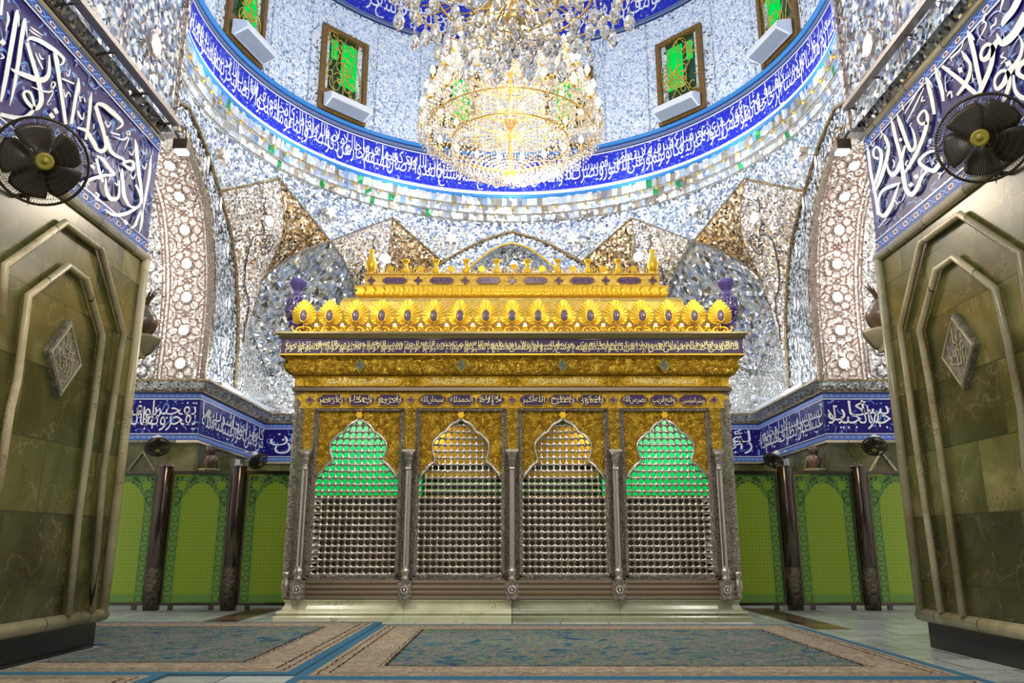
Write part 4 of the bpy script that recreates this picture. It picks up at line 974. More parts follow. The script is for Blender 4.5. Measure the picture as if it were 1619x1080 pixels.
    q.build('dry_leaves', M['vase_stone'], o)
    tag(o, 'brown carved stone vase with dry leaves on the %s pier bracket' % nm, 'vase')
    o2 = empty('stone_bracket', (sx * 4.0, 8.22, (3.10 if sx < 0 else 3.17))); q = MB(); q.lathe([(.05, -.22), (.12, -.18), (.19, -.08), (.22, -.03), (.22, 0)], (0, 0, 0), 20); q.build('dish', M['onyx_rail'], o2, True)
    q = MB(); q.box((0, -.11, -.18), (.16, .24, .12)); q.build('corbel', M['onyx_rail'], o2)
    tag(o2, 'green stone dish bracket under the vase on the %s pier' % nm, 'bracket')
# ================================================================== wall fans
def make_fan(name, label, R, group=None):
    o = empty(name)
    q = MB(); N = 96
    for sgn, dz in ((1, .085), (-1, .085)):
        for k in range(N):
            a = 2 * pi * k / N + (0 if sgn > 0 else .04); sw = .35
            P = [((r * cos(a + sw * (1 - r / R))), (r * sin(a + sw * (1 - r / R))), sgn * (.02 + dz * sqrt(max(0, 1 - (r / R) ** 2)))) for r in (R * .19, R * .45, R * .75, R * .93, R)]
            q.tube([(p[0], -p[2], p[1]) for p in P], .0016, 3, caps=False)
        for rr in (.19, .34, .48, .62, .76, .88):
            z = sgn * (.02 + dz * sqrt(1 - rr ** 2)); q.tube([(R * rr * cos(t * pi / 18), -z, R * rr * sin(t * pi / 18)) for t in range(36)], .0018, 3, True)
    q.build('cage', M['wire'], o)
    q = MB(); q.tube([(R * cos(t * pi / 20), 0, R * sin(t * pi / 20)) for t in range(40)], .012, 6, True); q.build('cage_rim', M['wire'], o, True)
    q = MB(); q.lathe([(R * .20, .0), (R * .20, .012), (R * .15, .02), (R * .13, .017), (R * .05, .017), (R * .05, .022)], (0, -.10, 0), 24, (0, -1, 0)); q.build('badge', M['badge'], o, True)
    for k in range(5):
        a0 = k * 2 * pi / 5 + .5
        def F(u, v, a0=a0):
            r = R * (.12 + .74 * u); hw = (.35 + .55 * sin(pi * min(1, u * .62 + .2))) * .75; a = a0 + (v - .5) * 2 * hw + .25 * u
            return (r * cos(a), -.045 * (v - .5) * 2 * (1 - .3 * u), r * sin(a))
        q = MB(); q.grid(F, 8, 6); b_ = q.build('blade', M['blade'], o, True)
        sl = b_.modifiers.new('thickness', 'SOLIDIFY'); sl.thickness = .004
    q = MB(); q.lathe([(R * .13, -.04), (R * .15, .02), (R * .12, .05)], (0, 0, 0), 16, (0, -1, 0)); q.build('hub', M['blade'], o, True)
    q = MB(); q.lathe([(.03, .10), (.075, .12), (.085, .18), (.07, .25), (.03, .28)], (0, 0, 0), 16, (0, 1, 0)); q.build('motor', M['blade'] if R > .25 else M['motor'], o, True)
    q = MB(); q.tube([(0, .2, -.05), (0, .22, -.2), (0, .32, -.28), (0, .45, -.28)], .02, 8); q.box((0, .46, -.26), (.12, .03, .22)); q.build('arm', M['blade'] if R > .25 else M['motor'], o)
    tag(o, label, 'fan', group); snap(o); return o
def aim(o, frm, d, roll=0):   # fan's front (-Y) turned along d
    import mathutils
    o.location = frm; o.rotation_euler = mathutils.Vector(d).to_track_quat('-Y', 'Z').to_euler()
big = make_fan('wall_fan', 'large dark caged wall fan on the left pier', .33)
aim(big, (-3.62, 5.55, 3.80), (.72, -.75, -.38))
f2 = dup(big, label='large dark caged wall fan on the right pier'); aim(f2, (3.62, 5.5, 3.97), (-.72, -.75, -.38))
sm = make_fan('small_wall_fan', 'small fan with white motor on the left jamb, left of the carved vase', .21, 'small fans under the blue band')
aim(sm, (-6.45, 14.42, 2.66), (.35, -.60, -.75))
for p, d, l in (((-5.55, 17.4, 2.70), (.6, -.35, -.75), 'small fan with white motor on the left side wall, close to the shrine'), ((6.6, 14.42, 2.67), (-.35, -.6, -.75), 'small fan with white motor on the right jamb, right of the carved vase'), ((5.55, 16.9, 2.66), (-.6, -.35, -.75), 'small fan with white motor on the right side wall, close to the shrine')):
    f = dup(sm, label=l); aim(f, p, d)
for sx, nm in ((-1, 'left'), (1, 'right')):
    q = MB(); q.box((0, 0, 0), (.04, .22, .18)); o = q.build('switch_box', M['motor']); o.location = (sx * 5.90, 17.1, 2.62); tag(o, 'small white box on the %s side wall under the blue band' % nm, 'switch box')
# ================================================================== partition panels and posts
def panel_mat():
    t = NT('yellow_green_printed_panel'); u = t.xyz(t.uv()); x, y = u[0], u[1]    # metres; x centred, y from the bottom
    g = .052
    fx = t.m('ABSOLUTE', t.m('SUBTRACT', t.m('FRACT', t.m('DIVIDE', x, g)), .5)); fy = t.m('ABSOLUTE', t.m('SUBTRACT', t.m('FRACT', t.m('DIVIDE', y, g)), .5))
    mx = t.m('MAXIMUM', fx, fy); cell = t.m('GREATER_THAN', mx, .36)
    inner = t.mix(cell, (.36, .48, .06), (.26, .42, .015)); inner = t.mix(t.m('LESS_THAN', mx, .17), inner, (.32, .45, .07))
    ax = t.m('ABSOLUTE', x)
    # arch-headed field
    top = t.m('SUBTRACT', 1.78, t.m('MULTIPLY', t.m('POWER', t.m('MULTIPLY', ax, 3.2), 2.0), .30))
    ins = t.m('MULTIPLY', t.m('MULTIPLY', t.m('LESS_THAN', ax, .29), t.m('GREATER_THAN', y, .14)), t.m('LESS_THAN', y, top))
    bw = t.m('ABSOLUTE', t.m('SUBTRACT', t.m('FRACT', t.m('DIVIDE', y, .145)), .5))
    ring = t.m('SQRT', t.m('ADD', t.m('POWER', t.m('SUBTRACT', ax, .36), 2), t.m('POWER', t.m('MULTIPLY', bw, .145), 2)))
    bc = t.mix(t.m('LESS_THAN', t.m('ABSOLUTE', t.m('SUBTRACT', ring, .045)), .006), (.19, .36, .075), (.05, .15, .03))
    bc = t.mix(t.m('LESS_THAN', t.m('ABSOLUTE', t.m('SUBTRACT', ax, .30)), .004), bc, (.02, .09, .02)); bc = t.mix(t.m('GREATER_THAN', ax, .425), bc, (.05, .15, .03))
    n = t.noise(t.comb(ax, y, 0), 22, 2, .5, .9)['Fac']; vine = t.m('LESS_THAN', t.m('ABSOLUTE', t.m('SUBTRACT', n, .5)), .035)
    up = t.m('GREATER_THAN', y, 1.42); bc = t.mix(t.m('MULTIPLY', vine, up), bc, (.01, .035, .012))
    d = t.m('SQRT', t.m('ADD', t.m('POWER', t.m('SUBTRACT', ax, .30), 2), t.m('POWER', t.m('SUBTRACT', y, 1.74), 2)))
    bc = t.mix(t.m('LESS_THAN', d, .062), bc, (.30, .48, .02)); bc = t.mix(t.m('LESS_THAN', t.m('ABSOLUTE', t.m('SUBTRACT', d, .035)), .005), bc, (.12, .28, .02))
    col = t.mix(ins, bc, inner)
    return t.done(t.bsdf(col, .25, 0, spec=.4))
M['panel'] = panel_mat()
M['post'] = goldr('engraved_dark_steel', 22, .5, (.04, .03, .022), (.20, .16, .12), .22, .9, .01)
M['post_plain'] = plain('dark_polished_steel', (.13, .10, .085), .15, .95)
YP = 12.3
def make_panel(w_, h_=1.93):
    o = empty('partition_panel'); q = MB(); q.box((0, .012, h_ / 2 + .085), (w_, .02, h_))
    q.poly([(-w_ / 2 + .02, 0, .11), (w_ / 2 - .02, 0, .11), (w_ / 2 - .02, 0, h_ + .03), (-w_ / 2 + .02, 0, h_ + .03)], [(-w_ / 2 + .02, .02), (w_ / 2 - .02, .02), (w_ / 2 - .02, h_ - .05), (-w_ / 2 + .02, h_ - .05)])
    q.build('printed_sheet', M['panel'], o)
    q = MB(); q.box((0, 0, h_ + .085), (w_ + .06, .05, .045)); q.box((0, 0, .085), (w_ + .06, .05, .035))
    for s in (-1, 1): q.box((s * (w_ / 2 + .01), 0, h_ / 2 + .085), (.025, .045, h_))
    for s in (-1, 1): q.box((s * w_ * .35, .02, .035), (.06, .06, .07))
    q.build('frame', M['post_plain'], o); snap(o); return o
def make_post():
    o = empty('partition_post'); q = MB(); q.lathe([(.115, 0), (.115, 2.09), (.11, 2.10)], (0, 0, 0), 28); q.build('shaft', M['post_plain'], o, True)
    q = MB(); q.lathe([(.118, .02), (.118, .62)], (0, 0, 0), 28); q.build('engraved_sleeve', M['post'], o, True)
    q = MB(); q.lathe([(.12, 2.09), (.11, 2.115), (.02, 2.12)], (0, 0, 0), 28); q.build('cap', M['post_plain'], o, True); snap(o); return o
pp = make_panel(.86); ps = make_post(); first = True
for sx, nm in ((-1, 'left'), (1, 'right')):
    for k, (x, l) in enumerate(((3.62, 'next to the shrine'), (4.76, 'middle one of the three'), (5.90, 'farthest from the shrine'))):
        lb = 'yellow-green lattice-printed partition panel %s of the shrine, %s' % (nm, l)
        o = pp if (sx < 0 and k == 0) else dup(pp); o.location = (sx * x, YP, 0); tag(o, lb, 'partition panel', 'green partition panels')
    for k, (x, l) in enumerate(((4.19, 'nearer the shrine'), (5.33, 'farther from the shrine'))):
        o = ps if (sx < 0 and k == 0) else dup(ps); o.location = (sx * x, YP - .02, 0); tag(o, 'round dark steel post between green panels on the %s, %s' % (nm, l), 'post', 'partition posts')
# ================================================================== carpets
def carpet_mat(name, seed):
    t = NT(name); u = t.xyz(t.uv()); x, y = u[0], u[1]; p = t.comb(x, y, seed)
    L = t.n('Attribute', attribute_name='sz').outputs['Vector']; s = t.xyz(L)
    dx = t.m('MINIMUM', x, t.m('SUBTRACT', s[0], x)); dy = t.m('MINIMUM', y, t.m('SUBTRACT', s[1], y)); d = t.m('MINIMUM', dx, dy)
    n = t.noise(p, 3.6, 4, .62, 1.4)['Fac']; n2 = t.noise(t.vm('ADD', p, (5, 3, 0)), 8, 5, .65, 1.8)['Fac']
    f = t.ramp(n, [(.33, (.03, .10, .20)), (.43, (.10, .24, .32)), (.48, (.40, .40, .16)), (.52, (.07, .18, .27)), (.58, (.48, .36, .28)), (.64, (.12, .26, .34)), (.72, (.46, .44, .22))])
    f = t.mix(t.m('MULTIPLY', t.m('GREATER_THAN', n2, .58), .7), f, (.40, .34, .25))
    ln_ = t.m('LESS_THAN', t.m('ABSOLUTE', t.m('SUBTRACT', t.noise(p, 4.5, 2, .5, 2.0)['Fac'], .5)), .012); f = t.mix(t.m('MULTIPLY', ln_, .7), f, (.04, .05, .07))
    b = t.ramp(n2, [(.35, (.60, .50, .33)), (.47, (.68, .58, .42)), (.51, (.30, .19, .14)), (.56, (.62, .50, .36)), (.62, (.42, .32, .26)), (.72, (.34, .34, .18))])
    col = t.mix(t.m('LESS_THAN', d, .58), f, b)
    wob = t.m('ADD', d, t.m('MULTIPLY', t.m('SUBTRACT', t.noise(p, 12, 1)['Fac'], .5), .05))
    for (c, wd) in ((.58, .014), (.54, .005), (.22, .009), (.14, .007)):
        col = t.mix(t.m('LESS_THAN', t.m('ABSOLUTE', t.m('SUBTRACT', wob, c)), wd), col, (.05, .03, .025))
    col = t.mix(t.m('LESS_THAN', d, .085), col, (.09, .25, .40))
    w_ = t.n('TexWhiteNoise'); t.put(w_.inputs[0], t.vm('SNAP', p, (.012, .012, 1)))
    col = t.mix(.20, col, w_.outputs[1], 'MULTIPLY'); col = t.vm('SCALE', col, sc=.82)
    return t.done(t.bsdf(col, .95, 0, t.bump(t.noise(p, 90, 1)['Fac'], .4, .004), spec=.1))
def carpet(x0, x1, y0, y1, label, seed, z=.004, rz=0):
    w_, h_ = x1 - x0, y1 - y0; q = MB(); T = .014
    q.poly([(0, 0, T), (w_, 0, T), (w_, h_, T), (0, h_, T)], [(0, 0), (w_, 0), (w_, h_), (0, h_)])
    for a, b in (((0, 0), (w_, 0)), ((w_, 0), (w_, h_)), ((w_, h_), (0, h_)), ((0, h_), (0, 0))): q.poly([(*a, 0), (*b, 0), (*b, T), (*a, T)], [(0, 0)] * 4)
    o = q.build('carpet', CM if seed else CM); o.location = (x0, y0, z); o.rotation_euler[2] = rz
    at = o.data.attributes.new('sz', 'FLOAT_VECTOR', 'POINT')
    for i in range(len(o.data.vertices)): at.data[i].vector = (w_, h_, 0)
    tag(o, label, 'carpet'); return o
CM = carpet_mat('patterned_carpet', 1.0)
carpet(-1.58, 3.36, 6.10, 10.0, 'large blue and cream floral carpet in front of the shrine, right of the joint', 1)
cl = carpet(-7.4, -1.60, 6.30, 10.32, 'large blue and cream floral carpet on the left, reaching behind the left pier', 1)
q = MB(); w_, h_, nx_, ny_ = 5.8, 4.02, 3.54, 1.80   # cut out where the pier stands
for z_ in (.014,):
    for a, b, c, d in ((nx_, 0, w_, h_), (0, ny_, nx_, h_)): q.poly([(a, b, z_), (c, b, z_), (c, d, z_), (a, d, z_)], [(a, b), (c, b), (c, d), (a, d)])
for a, b in (((nx_, 0), (w_, 0)), ((w_, 0), (w_, h_)), ((w_, h_), (0, h_)), ((0, h_), (0, ny_)), ((0, ny_), (nx_, ny_)), ((nx_, ny_), (nx_, 0))): q.poly([(*a, 0), (*b, 0), (*b, .014), (*a, .014)], [(0, 0)] * 4)
cl.data = q.data('carpet', CM); at = cl.data.attributes.new('sz', 'FLOAT_VECTOR', 'POINT')
for i in range(len(cl.data.vertices)): at.data[i].vector = (w_, h_, 0)
carpet(-1.58, 3.36, 2.0, 6.08, 'blue-edged carpet in the near foreground, only its far edge in view', 1)
carpet(-3.86, -2.55, 2.0, 6.28, 'blue-edged carpet at the bottom left corner beside the left pier', 1, .006)
# ================================================================== the shrine
sh = empty('shrine', (0, CY, 0)); HX, HY = 2.87, 2.35
tag(sh, 'gold and silver latticed shrine on a pale marble plinth under the chandelier', 'shrine')
def part(nm, q, mt, sm=False, parent=None): return q.build(nm, M[mt], parent or sh, sm)
def inst(o, loc, rz=0, parent=None):
    c = o.copy(); COL.objects.link(c); c.parent = parent or o.parent; c.location = loc; c.rotation_euler = (0, 0, rz); return c
RC = [(-HX, -HY), (HX, -HY), (HX, HY), (-HX, HY)]
def swr(nm, prof, mt, sm=False, e=0): q = MB(); q.sweep([(a * (1 + e / HX), b * (1 + e / HY)) for a, b in RC], prof, True, side=-1); return part(nm, q, mt, sm)
# marble plinth blocks: four bay blocks and two corner blocks in front, the same behind, slabs along the sides
PL = [(0, .0), (.135, 0), (.135, .055), (.125, .07), (.095, .075), (.095, .085), (.115, .10), (.10, .125), (.06, .13), (.05, .15), (.025, .19), (.02, .235), (.035, .24), (.035, .262), (.0, .27), (-.12, .27)]
def block(x0, x1, y, sgn, nm='plinth_block'):
    q = MB(); xs = (x0 + .002, x1 - .002)
    for i in range(len(PL) - 1): q.poly([(xs[0], y + sgn * PL[i][0], PL[i][1]), (xs[1], y + sgn * PL[i][0], PL[i][1]), (xs[1], y + sgn * PL[i + 1][0], PL[i + 1][1]), (xs[0], y + sgn * PL[i + 1][0], PL[i + 1][1])])
    for x in xs: q.poly([(x, y + sgn * a, b) for a, b in PL] + [(x, y - sgn * .12, 0)])
    return part(nm, q, 'plinth')
for y, sg in ((-HY, -1), (HY, 1)):
    for k in range(4): block(-2.73 + k * 1.365, -2.73 + (k + 1) * 1.365, y, sg)
for s in (-1, 1):
    q = MB()
    q.sweep([(s * 2.73, s * -HY), (s * HX, s * -HY), (s * HX, s * HY), (s * 2.73, s * HY)], PL, side=-1)
    part('plinth_block', q, 'plinth')
q = MB(); q.box((0, 0, .255), (2 * HX, 2 * HY, .03)); part('plinth_top', q, 'plinth')
# lower rails between pedestals
RL = [(.0, .27), (.045, .27), (.045, .31), (.02, .325), (.035, .345), (.035, .375), (.015, .39), (.03, .405), (.03, .44), (.01, .455), (.02, .47), (.02, .50), (-.03, .50)]
swr('base_rail', RL, 'bronze_rail')
# --- bay kit (local origin: bay centre on the face plane, y = 0, z = 0)
BW = 1.09; PX = BW / 13; PZ = .0875
def lattice_mesh(rows=24, cols=13, z0=.57):
    q = MB(); r = .0355
    for i in range(cols):
        for j in range(rows):
            cx, cz = -BW / 2 + PX * (i + .5), z0 + PZ * (j + .5); b = len(q.v); N = 12
            for k in range(N):
                a = 2 * pi * (k + .5) / N; c, s_ = cos(a), sin(a); m_ = max(abs(c), abs(s_)); q.v.append((cx + c / m_ * PX / 2, -.012, cz + s_ / m_ * PZ / 2))
            for k in range(N): a = 2 * pi * (k + .5) / N; q.v.append((cx + r * cos(a), -.012, cz + r * sin(a)))
            for k in range(N): a = 2 * pi * (k + .5) / N; q.v.append((cx + r * cos(a), .012, cz + r * sin(a)))
            for k in range(N):
                j2 = (k + 1) % N; q.face([b + k, b + j2, b + N + j2, b + N + k]); q.face([b + N + k, b + N + j2, b + 2 * N + j2, b + 2 * N + k])
    for j in range(rows + 1): q.tube([(-BW / 2, -.016, z0 + PZ * j), (BW / 2, -.016, z0 + PZ * j)], .0075, 6)
    for i in range(cols + 1): q.tube([(-BW / 2 + PX * i, -.014, z0), (-BW / 2 + PX * i, -.014, z0 + PZ * rows)], .006, 5)
    for i in range(cols + 1):
        for j in range(rows + 1): q.ball((-BW / 2 + PX * i, -.02, z0 + PZ * j), .0155, 6)
    return q
lat = part('lattice_grille', lattice_mesh(), 'silver', True)
AH = [(0, 2.575), (.04, 2.545), (.077, 2.525), (.12, 2.505), (.173, 2.445), (.20, 2.40), (.256, 2.375), (.30, 2.33), (.338, 2.295), (.37, 2.24), (.378, 2.17), (.36, 2.10), (.338, 2.04), (.345, 2.0), (.385, 1.975), (.43, 1.93), (.46, 1.89), (.49, 1.86), (.545, 1.79)]
AP = [(-x, z) for x, z in reversed(AH)] + AH[1:]
def inside(x, z, P):
    c = False; n = len(P)
    for i in range(n):
        x1, z1 = P[i]; x2, z2 = P[i - 1]
        if (z1 > z) != (z2 > z) and x < (x2 - x1) * (z - z1) / (z2 - z1) + x1: c = not c
    return c
def rel(x, z):
    ax = abs(x); h = .0
    for (cx, cz, r, a) in ((.27, 2.52, .10, .05), (.44, 2.42, .07, .035), (.45, 2.20, .06, .03), (.47, 2.02, .05, .03), (.12, 2.62, .06, .02), (.49, 2.60, .05, .025), (.37, 2.60, .05, .02)):
        d = sqrt((ax - cx) ** 2 + (z - cz) ** 2) / r
        if d < 1.3: h += a * (math.exp(-d * d * 2) * (1 + .25 * cos(6 * math.atan2(z - cz, ax - cx) + d * 5)))
    h += .008 * sin(ax * 52 + 4 * sin(z * 23)) * sin(z * 47 + 3 * sin(ax * 19)); return h + .012
def spandrel_mesh():
    q = MB(); nx, nz = 78, 64; x0, x1, z0, z1 = -.545, .545, 1.79, 2.69; P = [(-.545, 1.7)] + AP + [(.545, 1.7)]; idx = {}
    def vid(i, j):
        if (i, j) not in idx:
            x = x0 + (x1 - x0) * i / nx; z = z0 + (z1 - z0) * j / nz; idx[(i, j)] = len(q.v); q.v.append((x, -.03 - rel(x, z), z))
        return idx[(i, j)]
    for i in range(nx):
        for j in range(nz):
            x = x0 + (x1 - x0) * (i + .5) / nx; z = z0 + (z1 - z0) * (j + .5) / nz
            if not inside(x, z, P): q.face([vid(i, j), vid(i + 1, j), vid(i + 1, j + 1), vid(i, j + 1)])
    return q
spn = part('gold_spandrel', spandrel_mesh(), 'gold_relief', True)
q = MB(); q.tube([(x, -.045, z) for x, z in smooth([(a, b) for a, b in AP], 2)], .016, 6); q.tube([(x * 1.02, -.05, z + .018) for x, z in AP], .007, 5); arm = part('arch_edge', q, 'silver', True)
q = MB()
for (a, b_, r) in (((-.565, .53), (-.565, 2.70), .022), ((.565, .53), (.565, 2.70), .022)): q.box((a[0], -.035, 1.615), (.04, .07, 2.17))
q.box((0, -.035, 2.695), (1.17, .07, .035)); q.box((0, -.035, .535), (1.17, .07, .06))
for s in (-1, 1): q.tube([(s * .562, -.072, .56), (s * .562, -.072, 2.68)], .010, 6)
q.tube([(-.56, -.072, 2.692), (.56, -.072, 2.692)], .010, 6); q.tube([(-.56, -.072, .548), (.56, -.072, .548)], .010, 6); frm = part('bay_frame', q, 'silver_dark')
q = MB(); n0 = 12; st_ = [(.055 if k % 2 else .035) for k in range(n0)]
f_ = [(st_[k] * sin(2 * pi * k / n0), -.088, 2.625 + st_[k] * cos(2 * pi * k / n0)) for k in range(n0)]; g_ = [(p[0], -.04, p[2]) for p in f_]; q.poly(f_)
for k in range(n0): q.poly([f_[k], f_[(k + 1) % n0], g_[(k + 1) % n0], g_[k]])
star = part('arch_star', q, 'gold')
# columns
q = MB(); q.lathe([(.058, .50), (.062, .53), (.045, .55), (.052, .57), (.065, .60), (.06, .63), (.045, .65), (.05, .665), (.05, .67)], (0, -.07, 0), 16); colb = part('column_base', q, 'silver', True)
q = MB(); q.lathe([(.042, .66), (.042, 1.90)], (0, -.07, 0), 24, flute=.14); cols_ = part('fluted_column', q, 'silver')
q = MB(); q.lathe([(.05, 1.89), (.055, 1.91), (.045, 1.93), (.05, 1.97), (.075, 2.04), (.06, 2.05), (.085, 2.10), (.085, 2.13)], (0, -.07, 0), 16, flute=.1)
q.box((0, -.07, 2.145), (.17, .14, .03)); capt = part('column_capital', q, 'silver')
q = MB(); q.grid(lambda u, v: (-.075 + .15 * u, -.05 - .022 * sin(pi * u) * (.55 + .45 * abs(sin(v * 17))) , 2.16 + .56 * v), 10, 44); pil = part('gold_pilaster', q, 'gold_relief', True)
q = MB()
for s in (-1, 1): q.box((s * .083, -.035, 2.44), (.016, .07, .56))
q.box((0, -.02, 1.62), (.19, .04, 2.2)); pbk = part('pilaster_edge', q, 'silver_dark')
q = MB(); q.box((0, -.06, .385), (.17, .12, .23)); ped = part('pedestal', q, 'silver_dark')
q = MB()
for k in range(10):
    a = k * pi / 5; q.ball((.042 * cos(a), -.125, .385 + .042 * sin(a)), .018, 6)
q.ball((0, -.128, .385), .024, 8); ros = part('rosette', q, 'silver', True)
kit_bay = [lat, spn, arm, frm, star]; kit_col = [colb, cols_, capt, pil, pbk, ped, ros]
FACES = [((0, -HY), 0, 4, True), ((HX, 0), pi / 2, 3, False), ((0, HY), pi, 4, False), ((-HX, 0), -pi / 2, 3, False)]
for (c, rz, n, fr) in FACES:
    for k in range(n):
        x = (k - (n - 1) / 2) * 1.365; L = (c[0] + x * cos(rz), c[1] + x * sin(rz), 0)
        for o in kit_bay:
            if fr and k == 0: o.location = L
            else: inst(o, L, rz)
    for k in range(n + 1):
        x = (k - n / 2) * 1.365; L = (c[0] + x * cos(rz), c[1] + x * sin(rz), 0)
        for o in kit_col:
            if fr and k == 0: o.location = L
            else: inst(o, L, rz)
# twisted corner posts
q = MB(); q.lathe([(.035, .27), (.05, .30), (.03, .34), (.06, .40), (.055, .48), (.03, .53), (.052, .56), (.055, .6)], (0, 0, 0), 16); cpb = part('corner_post_base', q, 'silver', True)
def tw(u, v): a = 2 * pi * u; z = .6 + 2.0 * v; r = .047 + .007 * sin(5 * a + z * 34); return (r * cos(a), r * sin(a), z)
q = MB(); q.grid(tw, 20, 120, True); cps = part('corner_post', q, 'silver_dark', True)
q = MB(); q.lathe([(.05, 2.6), (.06, 2.63), (.04, 2.66), (.055, 2.72), (.075, 2.78), (.055, 2.84), (.04, 2.87), (.07, 2.92), (.07, 2.95)], (0, 0, 0), 16); cpt = part('corner_post_top', q, 'silver_dark', True)
for i, (x, y) in enumerate(((-1, -1), (1, -1), (1, 1), (-1, 1))):
    for o in (cpb, cps, cpt):
        L = (x * (HX + .03), y * (HY + .0), 0)
        if i == 0: o.location = L
        else: inst(o, L)
# entablature
swr('enamel_frieze', [(.02, 2.71), (.05, 2.725), (.05, 2.94), (.02, 2.945)], 'gold_fine', e=0)
swr('silver_moulding', [(.04, 2.945), (.10, 2.955), (.10, 3.0), (.06, 3.015)], 'bronze_rail')
swr('gold_frieze', [(.06, 3.01), (.075, 3.02), (.075, 3.155), (.06, 3.165)], 'gold_fine')
def bulge():
    q = MB(); prof = [(.06, 3.165), (.11, 3.17), (.15, 3.20), (.175, 3.25), (.18, 3.29), (.165, 3.33), (.18, 3.36), (.215, 3.39), (.235, 3.41)]
    PP = []
    for i in range(4):
        a, b_ = RC[i], RC[(i + 1) % 4]
        L = sqrt((b_[0] - a[0]) ** 2 + (b_[1] - a[1]) ** 2); n = int(L / .035); dx, dy = (b_[0] - a[0]) / L, (b_[1] - a[1]) / L
        base = len(q.v); K = len(prof)
        for k in range(n + 1):
            s_ = L * k / n
            for j, (o_, z) in enumerate(prof):
                lump = .036 * abs(sin(s_ * 9.2)) * sin(pi * min(1, j / (K - 2))) + .014 * sin(s_ * 45 + j * 2.2) * sin(pi * j / (K - 1)); oo = o_ + lump
                e = (s_ / L - .5) * 2 * oo    # mitre
                q.v.append((a[0] + dx * (s_ + e) + dy * oo, a[1] + dy * (s_ + e) - dx * oo, z))
        for k in range(n):
            for j in range(K - 1): m_ = base + k * K + j; q.face([m_, m_ + K, m_ + K + 1, m_ + 1])
    return q
part('gold_cyma', bulge(), 'gold_relief', True)
swr('inscription_band', [(.235, 3.41), (.255, 3.42), (.255, 3.43), (.245, 3.435), (.245, 3.615), (.255, 3.62), (.255, 3.63)], 'enamel_frieze')
swr('band_edge', [(.256, 3.408), (.262, 3.41), (.262, 3.43), (.252, 3.432)], 'gold')
swr('ledge', [(.25, 3.63), (.27, 3.64), (.285, 3.67), (.30, 3.68), (.31, 3.70), (.31, 3.725), (.0, 3.73)], 'ledge')
swr('roof_lower', [(.02, 3.73), (-.02, 3.98), (-.10, 4.12), (-.34, 4.20), (-.36, 4.23)], 'gold_soft')
swr('roof_upper', [(-.36, 4.22), (-.38, 4.36), (-.42, 4.43), (-.60, 4.46), (-.62, 4.50)], 'gold_soft')
# scalloped cornice and the upper frieze
def scall():
    q = MB(); prof = [(-.62, 4.50), (-.585, 4.51), (-.57, 4.56), (-.60, 4.60), (-.56, 4.65), (-.62, 4.69)]
    for i in range(4):
        a, b_ = RC[i], RC[(i + 1) % 4]; L = sqrt((b_[0] - a[0]) ** 2 + (b_[1] - a[1]) ** 2); n = int(L / .025); dx, dy = (b_[0] - a[0]) / L, (b_[1] - a[1]) / L
        base = len(q.v); K = len(prof)
        for k in range(n + 1):
            s_ = L * k / n
            for j, (o_, z) in enumerate(prof):
                oo = o_ + .018 * cos(s_ * 2 * pi / .18) * (1 if 0 < j < K - 1 else 0); e = (s_ / L - .5) * 2 * oo
                q.v.append((a[0] + dx * (s_ + e) + dy * oo, a[1] + dy * (s_ + e) - dx * oo, z - (.012 * abs(sin(s_ * pi / .18)) if j == 1 else 0)))
        for k in range(n):
            for j in range(K - 1): m_ = base + k * K + j; q.face([m_, m_ + K, m_ + K + 1, m_ + 1])
    return q
part('scalloped_cornice', scall(), 'gold', True)
swr('upper_frieze', [(-.66, 4.69), (-.66, 4.86), (-.64, 4.87), (-.64, 4.89), (-2.3, 4.89)], 'gold_soft')
# cartouches with lettering (front face; the other faces carry plain ones)
def lozenge(w_, h_, d=.006, notch=.25):
    x, z = w_ / 2, h_ / 2; P = [(-x, 0), (-x + h_ * .12, z * .45), (-x + h_ * .35, z * .62), (-x + h_ * .5, z), (x - h_ * .5, z), (x - h_ * .35, z * .62), (x - h_ * .12, z * .45), (x, 0)]
    return P + [(a, -b) for a, b in reversed(P[1:-1])]
def quatre(r): return [(r * (1 + .28 * cos(4 * a)) * cos(a) * 1.0, r * (1 + .28 * cos(4 * a)) * sin(a)) for a in [2 * pi * k / 32 for k in range(32)]]
def cart(nm, P, x, y, z, mt, text=None, tmat='gold_bright', rim='gold', H=None):
    q = MB(); q.poly([(a, -.004, b_) for a, b_ in P]); 
    for k in range(len(P)): q.poly([(P[k][0], -.004, P[k][1]), (P[(k + 1) % len(P)][0], -.004, P[(k + 1) % len(P)][1]), (P[(k + 1) % len(P)][0], .01, P[(k + 1) % len(P)][1]), (P[k][0], .01, P[k][1])])
    o = q.build(nm, M[mt], sh); o.location = (x, y, z)
    q = MB(); q.tube([(a * 1.0, -.006, b_ * 1.04) for a, b_ in P], .006, 4, True); q.build('cartouche_rim', M[rim], o)
    if text:
        q = MB(); Lx = max(a for a, _ in P) * 1.72; Hz = max(b_ for _, b_ in P) * 1.9
        script_band(q, text, Lx, Hz, lambda u, v: (-Lx / 2 + u, -.008, -Hz / 2 + v), rows=2 if len(text) > 11 else 1, kx=1.0 if len(text) > 20 else .96, grow=False, tall=.9); q.build('lettering', M[tmat], o)
    return o
yf = -HY - .055; ni = 0
for b_ in range(4):
    xc = (b_ - 1.5) * 1.365
    for k in (-1, 0, 1): cart('enamel_cartouche', lozenge(.385, .15), xc + k * .395, yf, 2.832, 'enamel_frieze', TEXT['names'][ni]); ni += 1
for k in range(5): cart('enamel_quatrefoil', quatre(.045), (k - 2) * 1.365, yf, 2.832, 'enamel_frieze2')
yg = -HY - .08
for b_ in range(4): cart('gold_cartouche', lozenge(1.13, .125), (b_ - 1.5) * 1.365 , yg, 3.088, 'gold_fine', TEXT['qadr'][b_])
